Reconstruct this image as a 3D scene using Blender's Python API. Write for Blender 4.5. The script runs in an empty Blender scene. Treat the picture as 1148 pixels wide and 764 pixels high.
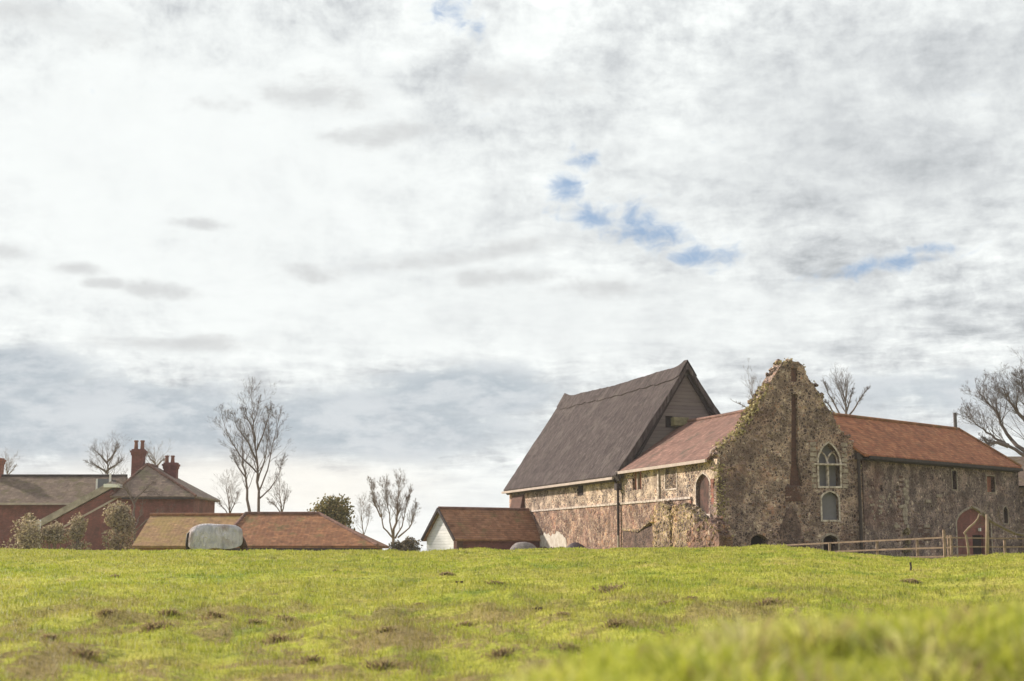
import bpy, bmesh, math, random
import numpy as np
from mathutils import Vector, Matrix, noise as mnoise

# ------------------------------------------------------------------ camera, world, sun, exposure
sc = bpy.context.scene
COL = sc.collection
F = 1594.4                      # focal length in photo pixels (50 mm lens)
TH = math.atan(236 / F)         # camera pitch
EYE = 1.0
cam = bpy.data.cameras.new('camera'); co = bpy.data.objects.new('camera', cam); COL.objects.link(co)
cam.sensor_width = 36; cam.lens = F * 36 / 1148
cam.clip_start = 0.05; cam.clip_end = 6000
co.location = (0, 0, EYE); co.rotation_euler = (math.pi / 2 + TH, 0, 0)
cam.dof.use_dof = True; cam.dof.focus_distance = 70; cam.dof.aperture_fstop = 2.5
sc.camera = co
sc.view_settings.view_transform = 'Standard'; sc.view_settings.look = 'None'
sc.view_settings.gamma = 1; sc.view_settings.exposure = 0.48

SUN_AZ, SUN_EL = math.radians(-62), math.radians(30)      # azimuth from +Y, negative = to the left
sdir = Vector((math.sin(SUN_AZ) * math.cos(SUN_EL), math.cos(SUN_AZ) * math.cos(SUN_EL), math.sin(SUN_EL)))
sl = bpy.data.lights.new('sun', 'SUN'); sl.energy = 5.0; sl.angle = math.radians(2.5); sl.color = (1, .89, .74)
so = bpy.data.objects.new('sun', sl); COL.objects.link(so)
so.rotation_euler = sdir.to_track_quat('Z', 'Y').to_euler()


def ray(px, py):
    u = (px - 574) / F; v = (382 - py) / F
    y = math.cos(TH) - v * math.sin(TH); z = math.sin(TH) + v * math.cos(TH)
    return u / y, z / y


def at(px, py, Y):
    a, b = ray(px, py)
    return Vector((a * Y, Y, EYE + b * Y))


def azel(px, py):
    a, b = ray(px, py)
    return math.atan(a), math.atan(b / math.hypot(a, 1))


class NT:
    def __init__(s, tree):
        s.t = tree; s.n = tree.nodes; s.l = tree.links

    def node(s, typ, **kw):
        n = s.n.new(typ)
        for k, v in kw.items(): setattr(n, k, v)
        return n

    def put(s, sock, val):
        if isinstance(val, bpy.types.NodeSocket): s.l.new(val, sock)
        elif val is not None:
            if isinstance(val, (tuple, list)) and len(val) == 3 and sock.type == 'RGBA': val = (*val, 1)
            sock.default_value = val

    def math(s, op, a, b=None, c=None, clamp=False):
        n = s.node('ShaderNodeMath', operation=op, use_clamp=clamp)
        s.put(n.inputs[0], a)
        if b is not None: s.put(n.inputs[1], b)
        if c is not None: s.put(n.inputs[2], c)
        return n.outputs[0]

    def vmath(s, op, a, b=None):
        n = s.node('ShaderNodeVectorMath', operation=op)
        s.put(n.inputs[0], a)
        if b is not None: s.put(n.inputs[1], b)
        return n.outputs[0]

    def mapr(s, v, a, b, c=0.0, d=1.0, smooth=True):
        n = s.node('ShaderNodeMapRange', clamp=True)
        if smooth: n.interpolation_type = 'SMOOTHSTEP'
        for i, x in enumerate((v, a, b, c, d)): s.put(n.inputs[i], x)
        return n.outputs[0]

    def noise(s, vec, scale, detail=4, rough=.55, dist=0.0):
        n = s.node('ShaderNodeTexNoise')
        s.put(n.inputs['Vector'], vec); s.put(n.inputs['Scale'], scale); s.put(n.inputs['Detail'], float(detail))
        s.put(n.inputs['Roughness'], rough); s.put(n.inputs['Distortion'], dist)
        return n.outputs[0]

    def voro(s, vec, scale, feature='F1', rnd=1.0):
        n = s.node('ShaderNodeTexVoronoi', feature=feature)
        s.put(n.inputs['Vector'], vec); s.put(n.inputs['Scale'], scale); s.put(n.inputs['Randomness'], rnd)
        return n

    def ramp(s, fac, stops, interp='LINEAR'):
        n = s.node('ShaderNodeValToRGB'); cr = n.color_ramp; cr.interpolation = interp
        while len(cr.elements) < len(stops): cr.elements.new(0.5)
        for e, (p, c) in zip(cr.elements, stops):
            e.position = p; e.color = (*c, 1) if len(c) == 3 else c
        s.put(n.inputs[0], fac)
        return n.outputs[0]

    def mix(s, fac, a, b, blend='MIX'):
        n = s.node('ShaderNodeMix', data_type='RGBA', blend_type=blend)
        s.put(n.inputs[0], fac); s.put(n.inputs[6], a); s.put(n.inputs[7], b)
        return n.outputs[2]

    def comb(s, x, y, z):
        n = s.node('ShaderNodeCombineXYZ')
        for i, v in enumerate((x, y, z)): s.put(n.inputs[i], v)
        return n.outputs[0]

    def sep(s, v):
        n = s.node('ShaderNodeSeparateXYZ'); s.put(n.inputs[0], v)
        return n.outputs

    def bump(s, h, strength, dist):
        n = s.node('ShaderNodeBump'); s.put(n.inputs['Height'], h)
        n.inputs['Strength'].default_value = strength; n.inputs['Distance'].default_value = dist
        return n.outputs[0]


# ---- world: Nishita sky with a procedural cloud deck in sky directions
w = bpy.data.worlds.new('World'); sc.world = w; w.use_nodes = True
T = NT(w.node_tree); T.n.clear()
out = T.node('ShaderNodeOutputWorld'); bg = T.node('ShaderNodeBackground'); bg.inputs[1].default_value = 0.1
T.l.new(bg.outputs[0], out.inputs[0])
sky = T.node('ShaderNodeTexSky', sky_type='NISHITA', sun_disc=False)
sky.sun_elevation = SUN_EL; sky.sun_rotation = SUN_AZ
D = T.node('ShaderNodeTexCoord').outputs['Generated']
dx, dy, dz = T.sep(D)
el = T.math('ARCSINE', dz); az = T.math('ARCTAN2', dx, dy)
zc = T.math('ADD', T.math('MAXIMUM', dz, 0.0), 0.10)
P = T.comb(T.math('DIVIDE', dx, zc), T.math('DIVIDE', dy, zc), 0.0)
AE = T.comb(az, el, 0.0)
n_big = T.noise(P, 0.75, 6, .55, .2)
n_mid = T.noise(P, 2.3, 9, .64, .2)
n_fine = T.noise(P, 8.0, 8, .62, .5)
AEs = T.comb(az, T.math('MULTIPLY', el, 2.4), 0.0)
n_ae = T.noise(AE, 22.0, 9, .68, .2)
n_st = T.noise(AEs, 15.0, 9, .66, .15)         # stretched along the horizon
n_curd = T.noise(T.comb(az, T.math('MULTIPLY', el, 1.4), 0.3), 60.0, 6, .6, .5)
n_soft = T.noise(AE, 6.0, 3, .5, .3)


def fld(px, py, rx, ry, rot=0.0):
    """bell-shaped field round one direction of the sky"""
    a0, e0 = azel(px, py); c_, s_ = math.cos(rot), math.sin(rot)
    a = T.math('SUBTRACT', az, a0); e = T.math('SUBTRACT', el, e0)
    u = T.math('DIVIDE', T.math('ADD', T.math('MULTIPLY', a, c_), T.math('MULTIPLY', e, s_)), rx / F)
    v = T.math('DIVIDE', T.math('SUBTRACT', T.math('MULTIPLY', e, c_), T.math('MULTIPLY', a, s_)), ry / F)
    return T.math('EXPONENT', T.math('MULTIPLY', T.math('ADD', T.math('MULTIPLY', u, u), T.math('MULTIPLY', v, v)), -1.0))


def total(items, op='MAXIMUM'):
    r = items[0]
    for i in items[1:]: r = T.math(op, r, i)
    return r


def wisp(f, nz, k, lo, hi, d=1.0):
    return T.mapr(T.math('ADD', f, T.math('MULTIPLY', T.math('SUBTRACT', nz, .5), k)), lo, hi, 0, d)


def bright(l, f, target, amt): return T.math('ADD', l, T.math('MULTIPLY', T.math('MULTIPLY', f, amt), T.math('SUBTRACT', target, l)))


tex = T.math('ADD', T.math('MULTIPLY', n_big, .26), T.math('ADD', T.math('MULTIPLY', n_mid, .36), T.math('ADD', T.math('MULTIPLY', n_st, .10), T.math('MULTIPLY', n_ae, .32))))
lum = T.mapr(tex, .41, .575, .44, .94, False)
lum = T.math('ADD', lum, T.math('MULTIPLY', T.math('SUBTRACT', n_fine, .5), .60))
lum = T.math('ADD', lum, T.math('MULTIPLY', T.math('SUBTRACT', n_curd, .5), .38))
lum = bright(lum, wisp(fld(150, 180, 420, 220), n_ae, 1.1, .15, .95), .91, .88)
lum = bright(lum, wisp(fld(480, 230, 620, 260), n_mid, 1.2, .2, 1.1), .84, .45)
lum = bright(lum, wisp(fld(380, 350, 480, 80), n_st, 1.6, .2, .95), .88, .6)
lum = bright(lum, wisp(fld(330, 560, 520, 60), n_st, 1.4, .3, .9), .90, .8)
lum = bright(lum, wisp(fld(1100, 130, 380, 150), n_ae, .7, .25, .9), .58, .40)
lum = bright(lum, wisp(fld(740, 360, 330, 60), n_st, .7, .25, .9), .80, .5)
grey = wisp(total([fld(100, 470, 330, 62), fld(400, 478, 250, 50), fld(10, 415, 120, 34), fld(520, 440, 150, 40), T.math('MULTIPLY', fld(1080, 440, 230, 40), .75)]), n_st, 1.5, .34, .78)
small = wisp(total([fld(218, 251, 46, 9), fld(8, 283, 40, 18), fld(85, 301, 34, 9), fld(120, 319, 32, 8), fld(178, 326, 56, 15), fld(345, 306, 44, 16, -.2),
                    fld(470, 292, 200, 15, .12), T.math('MULTIPLY', fld(360, 108, 80, 30), .9), T.math('MULTIPLY', fld(430, 150, 110, 16, .1), .9), fld(195, 385, 110, 12), fld(570, 310, 80, 14), fld(690, 325, 100, 16),
                    T.math('MULTIPLY', fld(560, 95, 130, 24), .8), T.math('MULTIPLY', fld(250, 118, 50, 14), .7), T.math('MULTIPLY', fld(60, 20, 120, 30), .7)]), T.math('ADD', T.math('MULTIPLY', n_ae, .5), T.math('MULTIPLY', n_st, .5)), 3.6, .34, 1.15)
cloud = T.ramp(lum, [(0, (.25, .26, .28)), (.42, (.415, .44, .46)), (.62, (.59, .615, .63)), (.9, (.86, .89, .88)), (1, (.95, .96, .94))])
cloud = T.mix(T.math('MULTIPLY', grey, .85), cloud, T.mix(T.mapr(n_st, .4, .6), (.38, .44, .495), (.57, .61, .645)))
cloud = T.mix(T.math('MULTIPLY', small, .50), cloud, (.42, .42, .43))
warm = wisp(fld(270, 545, 260, 40), n_st, .6, .2, .9)
cloud = T.mix(T.math('MULTIPLY', warm, .30), cloud, (1.0, .87, .70))
hf = total([fld(636, 216, 26, 26), fld(668, 244, 64, 22, -.3), fld(725, 262, 60, 20, -.2), fld(785, 288, 50, 16), fld(985, 298, 90, 15, .15), fld(1045, 280, 40, 8), fld(512, 14, 36, 26), fld(535, 34, 16, 20),
            fld(655, 178, 28, 16), fld(705, 250, 60, 30)])
hn = T.math('ADD', T.math('MULTIPLY', n_ae, .45), T.math('MULTIPLY', n_curd, .55))
hole = wisp(hf, hn, 3.4, .36, 1.35)
cs = T.vmath('SCALE', cloud); cs.node.inputs['Scale'].default_value = 8.0
col = T.mix(T.math('MULTIPLY', hole, .85), cs, T.mix(.7, sky.outputs[0], (1.5, 2.5, 4.2)))
T.l.new(col, bg.inputs[0])

# ------------------------------------------------------------------ helpers
rnd = random.Random(11)


def world_of(o):
    v = Vector((0, 0, 0))
    while o: v = v + o.location; o = o.parent
    return v


def tag(o, label=None, cat=None, group=None, kind=None):
    if label: o['label'] = label
    if cat: o['category'] = cat
    if group: o['group'] = group
    if kind: o['kind'] = kind
    return o


def thing(name, loc, label, cat, group=None):
    o = bpy.data.objects.new(name, None); COL.objects.link(o)
    o.location = loc; o.empty_display_size = .3
    return tag(o, label, cat, group)


class MB:
    def __init__(s): s.v = []; s.f = []

    def poly(s, pts):
        i = len(s.v); s.v += [tuple(p) for p in pts]; s.f.append(tuple(range(i, i + len(pts))))

    def loft(s, rings, close=True, caps=True):
        i = len(s.v); n = len(rings[0])
        for r in rings: s.v += [tuple(p) for p in r]
        for k in range(len(rings) - 1):
            for j in range(n if close else n - 1):
                a = i + k * n + j; b = i + k * n + (j + 1) % n
                s.f.append((a, b, b + n, a + n))
        if caps and close:
            s.f.append(tuple(reversed(range(i, i + n)))); s.f.append(tuple(range(i + (len(rings) - 1) * n, i + len(rings) * n)))

    def box(s, O, X, Y, Z, x, y, z):
        """box in frame O with axes X, Y, Z and extents x=(a,b) ..."""
        p = lambda a, b, c: O + X * a + Y * b + Z * c
        s.loft([[p(x[0], y[0], c), p(x[1], y[0], c), p(x[1], y[1], c), p(x[0], y[1], c)] for c in z])

    def prism(s, pts, vec):
        s.loft([pts, [p + vec for p in pts]])

    def tube(s, pts, radii, n=6, caps=True):
        rings = []
        for i, p in enumerate(pts):
            d = (pts[min(i + 1, len(pts) - 1)] - pts[max(i - 1, 0)])
            if d.length < 1e-6: d = Vector((0, 0, 1))
            d.normalize()
            a = d.cross(Vector((0, 1, 0)) if abs(d.y) < .9 else Vector((1, 0, 0))).normalized(); b = d.cross(a)
            r = radii[i] if isinstance(radii, (list, tuple)) else radii
            rings.append([p + (a * math.cos(2 * math.pi * k / n) + b * math.sin(2 * math.pi * k / n)) * r for k in range(n)])
        s.loft(rings, True, caps)

    def lump(s, c, rx, ry, rz, seed=0, n=7, m=5, j=.25):
        r = random.Random(seed); rings = []
        for k in range(m + 1):
            th = math.pi * (k + .02) / (m + .04)
            rings.append([c + Vector((rx * math.sin(th) * math.cos(2 * math.pi * q / n) * (1 + r.uniform(-j, j)),
                                      ry * math.sin(th) * math.sin(2 * math.pi * q / n) * (1 + r.uniform(-j, j)),
                                      -rz * math.cos(th) * (1 + r.uniform(-j, j) * .5))) for q in range(n)])
        s.loft(rings)

    def wall(s, O, U, N, outer, holes=(), thick=.5):
        """flat wall in the vertical plane O + s*U + z*Z with real openings; N is the outward normal"""
        bm = bmesh.new(); loops = []
        Z = Vector((0, 0, 1))
        for lp in [outer] + list(holes):
            vs = [bm.verts.new((q[0], q[1], 0)) for q in lp]
            for a, b in zip(vs, vs[1:] + vs[:1]): bm.edges.new((a, b))
        bmesh.ops.triangle_fill(bm, use_beauty=True, use_dissolve=False, edges=bm.edges[:], normal=(0, 0, 1))
        bm.verts.index_update()
        i = len(s.v); nv = len(bm.verts)
        P3 = [O + U * v.co.x + Z * v.co.y for v in bm.verts]
        s.v += [tuple(p) for p in P3] + [tuple(p - N * thick) for p in P3]
        for f in bm.faces:
            ids = [v.index for v in f.verts]
            a, b, c = (P3[k] for k in ids[:3])
            if (b - a).cross(c - a).dot(N) < 0: ids.reverse()
            s.f.append(tuple(i + k for k in ids)); s.f.append(tuple(i + nv + k for k in reversed(ids)))
        k = 0
        for li, lp in enumerate([outer] + list(holes)):
            n = len(lp)
            area = sum(lp[q][0] * lp[(q + 1) % n][1] - lp[(q + 1) % n][0] * lp[q][1] for q in range(n))
            flip = (area > 0) ^ (li > 0) ^ (U.cross(Z).dot(N) > 0)
            for q in range(n):
                a = i + k + q; b = i + k + (q + 1) % n
                s.f.append((a, a + nv, b + nv, b) if not flip else (a, b, b + nv, a + nv))
            k += n
        bm.free()

    def build(s, name, mat, parent=None, at=None, smooth=False, obj_label=None):
        base = world_of(parent) if parent else (Vector(at) if at else Vector((0, 0, 0)))
        me = bpy.data.meshes.new(name)
        me.from_pydata([(v[0] - base.x, v[1] - base.y, v[2] - base.z) for v in s.v], [], s.f)
        me.update()
        # metric box UVs: u along the horizontal, v up the face
        uv = me.uv_layers.new(name='UVMap')
        nl = len(me.loops); data = np.zeros(nl * 2, dtype=np.float32)
        co_ = np.empty(len(me.vertices) * 3); me.vertices.foreach_get('co', co_); co_ = co_.reshape(-1, 3) + np.array(base)
        for p in me.polygons:
            n = p.normal; t = Vector((0, 0, 1)).cross(n)
            t = t.normalized() if t.length > 1e-3 else Vector((1, 0, 0))
            b = n.cross(t)
            for li in p.loop_indices:
                c = co_[me.loops[li].vertex_index]
                data[li * 2] = c[0] * t.x + c[1] * t.y + c[2] * t.z; data[li * 2 + 1] = c[0] * b.x + c[1] * b.y + c[2] * b.z
        uv.data.foreach_set('uv', data)
        if smooth: me.polygons.foreach_set('use_smooth', [True] * len(me.polygons))
        me.materials.append(mat)
        o = bpy.data.objects.new(name, me); COL.objects.link(o)
        if parent: o.parent = parent
        else: o.location = base
        if obj_label: o['label'] = obj_label
        return o


Z3 = Vector((0, 0, 1))


# ------------------------------------------------------------------ materials
def mat(name, rough=.9):
    m = bpy.data.materials.new(name); m.use_nodes = True
    t = NT(m.node_tree); b = t.n['Principled BSDF']; b.inputs['Roughness'].default_value = rough
    b.inputs['Specular IOR Level'].default_value = .25
    return m, t, b


def opos(t): return t.node('ShaderNodeTexCoord').outputs['Object']


def flint(name, mortar, stones, scale, patches, mort_amt=.10, bump=.05, patch_scale=.28, patch_lo=.45, patch_hi=.6, lichen=None, tint=None):
    m, t, b = mat(name, .95)
    p = opos(t)
    wv = t.vmath('ADD', p, t.vmath('SCALE', t.node('ShaderNodeTexNoise').outputs[1]))
    v = t.voro(p, scale); e = t.voro(p, scale, 'DISTANCE_TO_EDGE')
    v2 = t.voro(p, scale * 2.1)
    c = t.ramp(t.sep(v.outputs['Color'])[0], stones, 'CONSTANT')
    c2 = t.ramp(t.sep(v2.outputs['Color'])[1], stones, 'CONSTANT')
    c = t.mix(t.math('GREATER_THAN', t.sep(v2.outputs['Color'])[0], .6), c, c2)
    edge = t.mapr(e.outputs['Distance'], mort_amt * .4, mort_amt * 1.3)
    nz = t.noise(p, patch_scale, 6, .62)
    rough_m = t.mapr(t.noise(p, patch_scale * 2.3, 7, .65, .6), patch_lo, patch_hi)
    mo = t.mix(t.noise(p, 3.0, 5), mortar, tuple(x * .72 for x in mortar))
    stone = t.mix(edge, mo, c)
    rendered = t.mix(t.noise(p, 4.5, 6, .7), patches, tuple(x * .55 for x in patches))
    final = t.mix(rough_m, stone, rendered)
    if tint:
        final = t.mix(t.mapr(nz, .5, .68, 0, .55), final, tint)
    if lichen:
        final = t.mix(t.mapr(t.noise(p, 1.1, 8, .7), .60, .72, 0, .5), final, lichen)
    final = t.mix(t.mapr(t.noise(p, .9, 4), .35, .7, .25, 0), final, (.035, .028, .03))
    n3 = t.noise(p, 1.25, 7, .68, .3); n4 = t.noise(t.vmath('ADD', p, (7.3, 2.1, 4.4)), .55, 6, .65, .3)
    final = t.mix(t.mapr(n3, .40, .54, .62, 0), final, t.mix(1.0, final, (.36, .32, .33), 'MULTIPLY'))
    final = t.mix(t.mapr(n3, .50, .62, 0, .6), final, t.mix(1.0, final, (1.7, 1.65, 1.58), 'MULTIPLY'))
    final = t.mix(t.mapr(n4, .52, .66, 0, .35), final, t.mix(1.0, final, (1.0, .76, .70), 'MULTIPLY'))
    final = t.mix(1.0, final, (1.08, 1.0, 1.0), 'MULTIPLY')
    t.l.new(final, b.inputs['Base Color'])
    h = t.math('ADD', edge, t.math('MULTIPLY', t.noise(p, 9, 4), .6))
    t.l.new(t.bump(h, .9, bump), b.inputs['Normal'])
    return m


ST = [(0, (.035, .032, .036)), (.2, (.10, .095, .10)), (.36, (.20, .17, .15)), (.52, (.33, .27, .21)), (.66, (.15, .11, .10)), (.78, (.27, .17, .12)), (.88, (.50, .44, .37))]
M = {}
M['flint_pale'] = flint('flint_pale', (.58, .49, .39), ST, 5.2, (.60, .51, .41), .13, patch_lo=.50, patch_hi=.58)
ST2 = [(0, (.10, .06, .055)), (.2, (.17, .12, .105)), (.36, (.26, .19, .155)), (.52, (.38, .28, .2)), (.66, (.2, .11, .085)), (.78, (.34, .2, .12)), (.9, (.45, .38, .30))]
M['flint_lower'] = flint('flint_lower', (.38, .29, .225), ST2, 4.2, (.34, .26, .20), .12, patch_lo=.60, patch_hi=.72, tint=(.22, .14, .12))
ST3 = [(0, (.07, .05, .05)), (.22, (.16, .12, .105)), (.40, (.25, .195, .165)), (.58, (.36, .285, .225)), (.72, (.15, .115, .105)), (.84, (.30, .19, .14)), (.93, (.5, .43, .36))]
M['flint_gable'] = flint('flint_gable', (.41, .325, .275), ST3, 6.0, (.33, .24, .20), .12, patch_lo=.54, patch_hi=.7, lichen=(.31, .25, .13), tint=(.12, .08, .075))
ST4 = [(0, (.085, .067, .072)), (.25, (.16, .13, .13)), (.5, (.23, .185, .175)), (.7, (.125, .098, .10)), (.84, (.26, .21, .18)), (.93, (.46, .40, .34))]
M['flint_hall'] = flint('flint_hall', (.31, .245, .225), ST4, 5.6, (.31, .25, .225), .11, patch_lo=.58, patch_hi=.68, tint=(.17, .09, .075))


def brick(name, c1, c2, mort, over=None, lo=.45, hi=.6, dark=(.05, .03, .03)):
    m, t, b = mat(name, .9)
    uv = t.node('ShaderNodeTexCoord').outputs['UV']
    n = t.node('ShaderNodeTexBrick'); t.put(n.inputs['Vector'], uv)
    for k, v in (('Color1', c1), ('Color2', c2), ('Mortar', mort)): n.inputs[k].default_value = (*v, 1)
    n.inputs['Scale'].default_value = 1; n.inputs['Brick Width'].default_value = .23; n.inputs['Row Height'].default_value = .075
    n.inputs['Mortar Size'].default_value = .008; n.offset = .5
    p = opos(t)
    c = t.mix(t.mapr(t.noise(p, .8, 7, .65), .4, .72, 0, .6), n.outputs['Color'], dark)
    c = t.mix(t.mapr(t.noise(p, 6, 3), .5, .75, 0, .4), c, tuple(min(1, x * 1.5) for x in c1))
    c = t.mix(t.mapr(t.noise(t.vmath('MULTIPLY', p, (1, 1, .4)), 1.6, 7, .7), .46, .62, 0, .45), c, t.mix(1.0, c, (1.5, 1.4, 1.35), 'MULTIPLY'))
    if over: c = t.mix(t.mapr(t.noise(p, .45, 6, .6), lo, hi, 0, .9), c, t.mix(t.noise(p, 5, 5, .7), over, tuple(x * .5 for x in over)))
    t.l.new(c, b.inputs['Base Color'])
    t.l.new(t.bump(t.math('ADD', t.math('MULTIPLY', n.outputs['Fac'], -1.0), t.noise(p, 12, 3)), .6, .012), b.inputs['Normal'])
    return m


M['brick_dark'] = brick('brick_dark', (.21, .072, .066), (.15, .055, .055), (.16, .10, .09))
M['brick_red'] = brick('brick_red', (.30, .105, .07), (.21, .075, .055), (.26, .18, .14))
M['brick_mossy'] = brick('brick_mossy', (.32, .16, .09), (.25, .12, .07), (.28, .19, .12), over=(.38, .25, .085), lo=.44, hi=.66)
M['brick_pale'] = brick('brick_pale', (.36, .22, .17), (.30, .17, .13), (.38, .29, .23))
M['brick_sooty'] = brick('brick_sooty', (.13, .06, .048), (.085, .045, .04), (.12, .085, .075))


def tiles(name, c1, c2, c3, moss=None, mlo=.5, mhi=.65, w=.27, h=.21):
    m, t, b = mat(name, .85)
    uv = t.node('ShaderNodeTexCoord').outputs['UV']
    u, v, _ = t.sep(uv)
    p = opos(t)
    row = t.math('DIVIDE', v, h); fr = t.math('FRACT', row); rid = t.math('FLOOR', row)
    uu = t.math('DIVIDE', u, w); cid = t.math('FLOOR', uu)
    wn = t.node('ShaderNodeTexWhiteNoise', noise_dimensions='3D'); t.put(wn.inputs[0], t.comb(cid, rid, 0.0))
    c = t.ramp(wn.outputs[0], [(0, c1), (.35, c2), (.7, c3), (1, c1)])
    c = t.mix(t.mapr(t.noise(p, 1.3, 8, .68), .35, .7, .55, 0), c, tuple(x * .5 for x in c2))
    if moss: c = t.mix(t.mapr(t.noise(p, .9, 9, .68), mlo, mhi, 0, .85), c, t.mix(t.noise(p, 6, 5, .7), moss, tuple(x * .5 for x in moss)))
    c = t.mix(t.mapr(fr, 0.0, .22, .7, 0), c, (.03, .02, .018))  # shadow gap under each tile course, painted as a dark line
    c = t.mix(t.mapr(t.noise(p, 3.2, 6, .7), .54, .68, 0, .55), c, t.mix(1.0, c, (1.7, 1.7, 1.6), 'MULTIPLY'))
    c = t.mix(t.mapr(t.noise(t.vmath('ADD', p, (5.1, 1.2, 9.4)), 2.1, 7, .7), .52, .66, 0, .6), c, t.mix(1.0, c, (.45, .42, .42), 'MULTIPLY'))
    t.l.new(c, b.inputs['Base Color'])
    pan = t.math('MULTIPLY', t.math('SINE', t.math('MULTIPLY', uu, 2 * math.pi)), .5)
    lap = t.math('SUBTRACT', 1.0, fr)
    hgt = t.math('ADD', t.math('MULTIPLY', pan, .35), t.math('ADD', lap, t.math('MULTIPLY', wn.outputs[0], .5)))
    t.l.new(t.bump(hgt, .6, .02), b.inputs['Normal'])
    return m


M['tile_red'] = tiles('tile_red', (.39, .145, .068), (.29, .105, .055), (.45, .20, .10), (.20, .12, .065), .56, .75)
M['tile_brown'] = tiles('tile_brown', (.225, .12, .095), (.17, .09, .075), (.27, .15, .12), (.10, .08, .06), .52, .7)
M['tile_barn'] = tiles('tile_barn', (.30, .135, .065), (.22, .095, .05), (.36, .175, .085), (.20, .15, .06), .52, .66)
M['tile_mossy'] = tiles('tile_mossy', (.34, .165, .09), (.26, .125, .07), (.38, .20, .12), (.25, .18, .08), .52, .68)
M['tile_ochre'] = tiles('tile_ochre', (.33, .20, .10), (.27, .155, .08), (.38, .23, .12), (.36, .25, .085), .40, .60)
M['tile_grey'] = tiles('tile_grey', (.25, .18, .15), (.20, .145, .125), (.30, .225, .185), (.23, .20, .12), .5, .66)
M['tile_grey_dark'] = tiles('tile_grey_dark', (.19, .135, .105), (.15, .105, .085), (.23, .17, .13), (.14, .115, .055), .48, .62)


def simple(name, c, rough=.85, var=.4, sc_=5.0, bump=.0, c2=None, spec=None):
    m, t, b = mat(name, rough)
    p = opos(t)
    n1 = t.noise(p, sc_, 6, .65)
    t.l.new(t.mix(t.mapr(n1, .3, .7), c, c2 or tuple(x * (1 - var) for x in c)), b.inputs['Base Color'])
    if bump: t.l.new(t.bump(t.noise(p, sc_ * 2, 5, .6), .8, bump), b.inputs['Normal'])
    if spec is not None: b.inputs['Specular IOR Level'].default_value = spec
    return m


M['dressed'] = simple('dressed_stone', (.62, .54, .50), .9, .4, 5, .03, c2=(.22, .17, .14))
M['dressed_grey'] = simple('dressed_stone_grey', (.38, .32, .275), .9, .4, 5, .03, c2=(.18, .14, .12))
M['gutter'] = simple('gutter_paint', (.44, .36, .33), .6, .25, 2)
M['pipe'] = simple('downpipe_iron', (.05, .035, .035), .5, .3, 3)
M['void'] = simple('dark_interior', (.03, .02, .02), .95)
M['barge'] = simple('dark_bargeboard', (.055, .042, .045), .8)
M['board'] = simple('grey_board_panel', (.17, .16, .18), .7, .2, 2)
M['lead'] = simple('flue_metal', (.12, .11, .11), .5)
M['white_paint'] = simple('white_paint', (.75, .74, .72), .6, .12, 3)
M['coping'] = simple('pale_coping', (.42, .36, .32), .9, .45, 2, .02)
M['bark'] = simple('bark_grey_brown', (.19, .15, .135), .95, .4, 6, .01)
M['bark_pale'] = simple('bark_pale', (.30, .23, .17), .95, .4, 5, .01)
M['bark_far'] = simple('bark_far', (.24, .18, .145), .95, .3, 5)
M['wood'] = simple('weathered_timber', (.30, .215, .17), .9, .4, 7, .01)
M['wood_dark'] = simple('dark_timber', (.14, .10, .08), .9, .4, 7, .01)
M['plaster_white'] = simple('limewash_patch', (.58, .54, .50), .95, .3, 3, .03, c2=(.40, .34, .29))
M['tarp'] = simple('tarp_dark', (.065, .045, .06), .6, .4, 3, .04)
M['heap'] = simple('grey_heap', (.27, .24, .24), .9, .5, 5, .05)
M['earth'] = simple('mole_earth', (.10, .062, .04), 1, .5, 14, .02)
M['moss'] = simple('moss', (.27, .25, .07), 1, .5, 5, .03)
M['ivy'] = simple('lichen_growth', (.36, .31, .13), 1, .5, 3)
M['pot'] = simple('chimney_pot', (.22, .10, .075), .8, .3, 6)
M['horse_coat'] = simple('horse_coat', (.075, .04, .028), .6, .4, 4)
M['horse_hair'] = simple('horse_hair', (.02, .015, .015), .6)

m, t, b = mat('glass_pane', .15); b.inputs['Base Color'].default_value = (.10, .105, .12, 1); b.inputs['Specular IOR Level'].default_value = .6
M['glass'] = m

m, t, b = mat('rug_canvas', .75)
p = opos(t)
c = t.mix(t.mapr(t.noise(p, 2.2, 5, .6), .42, .62), (.55, .52, .55), (.42, .41, .45))
c = t.mix(t.mapr(t.noise(t.vmath('ADD', p, (3.1, 1.7, .4)), 1.4, 4, .5, .2), .46, .70, 0, .8), c, (.24, .16, .15))
t.l.new(c, b.inputs['Base Color']); t.l.new(t.bump(t.noise(t.vmath('MULTIPLY', p, (2.2, 1, .8)), 2.6, 5, .6, 1.2), 1.0, .20), b.inputs['Normal'])
M['rug'] = m


def boards(name, c, c2, pitch, dark=.55):
    m, t, b = mat(name, .75)
    uv = t.node('ShaderNodeTexCoord').outputs['UV']; u, v, _ = t.sep(uv); p = opos(t)
    fr = t.math('FRACT', t.math('DIVIDE', v, pitch)); rid = t.math('FLOOR', t.math('DIVIDE', v, pitch))
    wn = t.node('ShaderNodeTexWhiteNoise', noise_dimensions='1D'); t.put(wn.inputs[1], rid)
    cc = t.mix(wn.outputs[0], c, c2)
    cc = t.mix(t.mapr(t.noise(t.vmath('MULTIPLY', p, (1, 1, 6)), 1.2, 6, .6), .45, .75, 0, .5), cc, tuple(x * .6 for x in c2))
    t.l.new(t.mix(t.mapr(fr, .0, .14, dark, 0, False), cc, (.03, .03, .03)), b.inputs['Base Color'])
    t.l.new(t.bump(t.math('SUBTRACT', 1.0, fr), .7, .03), b.inputs['Normal'])
    return m


M['boards_white'] = boards('white_weatherboard', (.74, .74, .76), (.66, .67, .70), .18, .35)
M['boards_grey'] = boards('grey_weatherboard', (.17, .14, .13), (.135, .11, .108), .22, .5)

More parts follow.
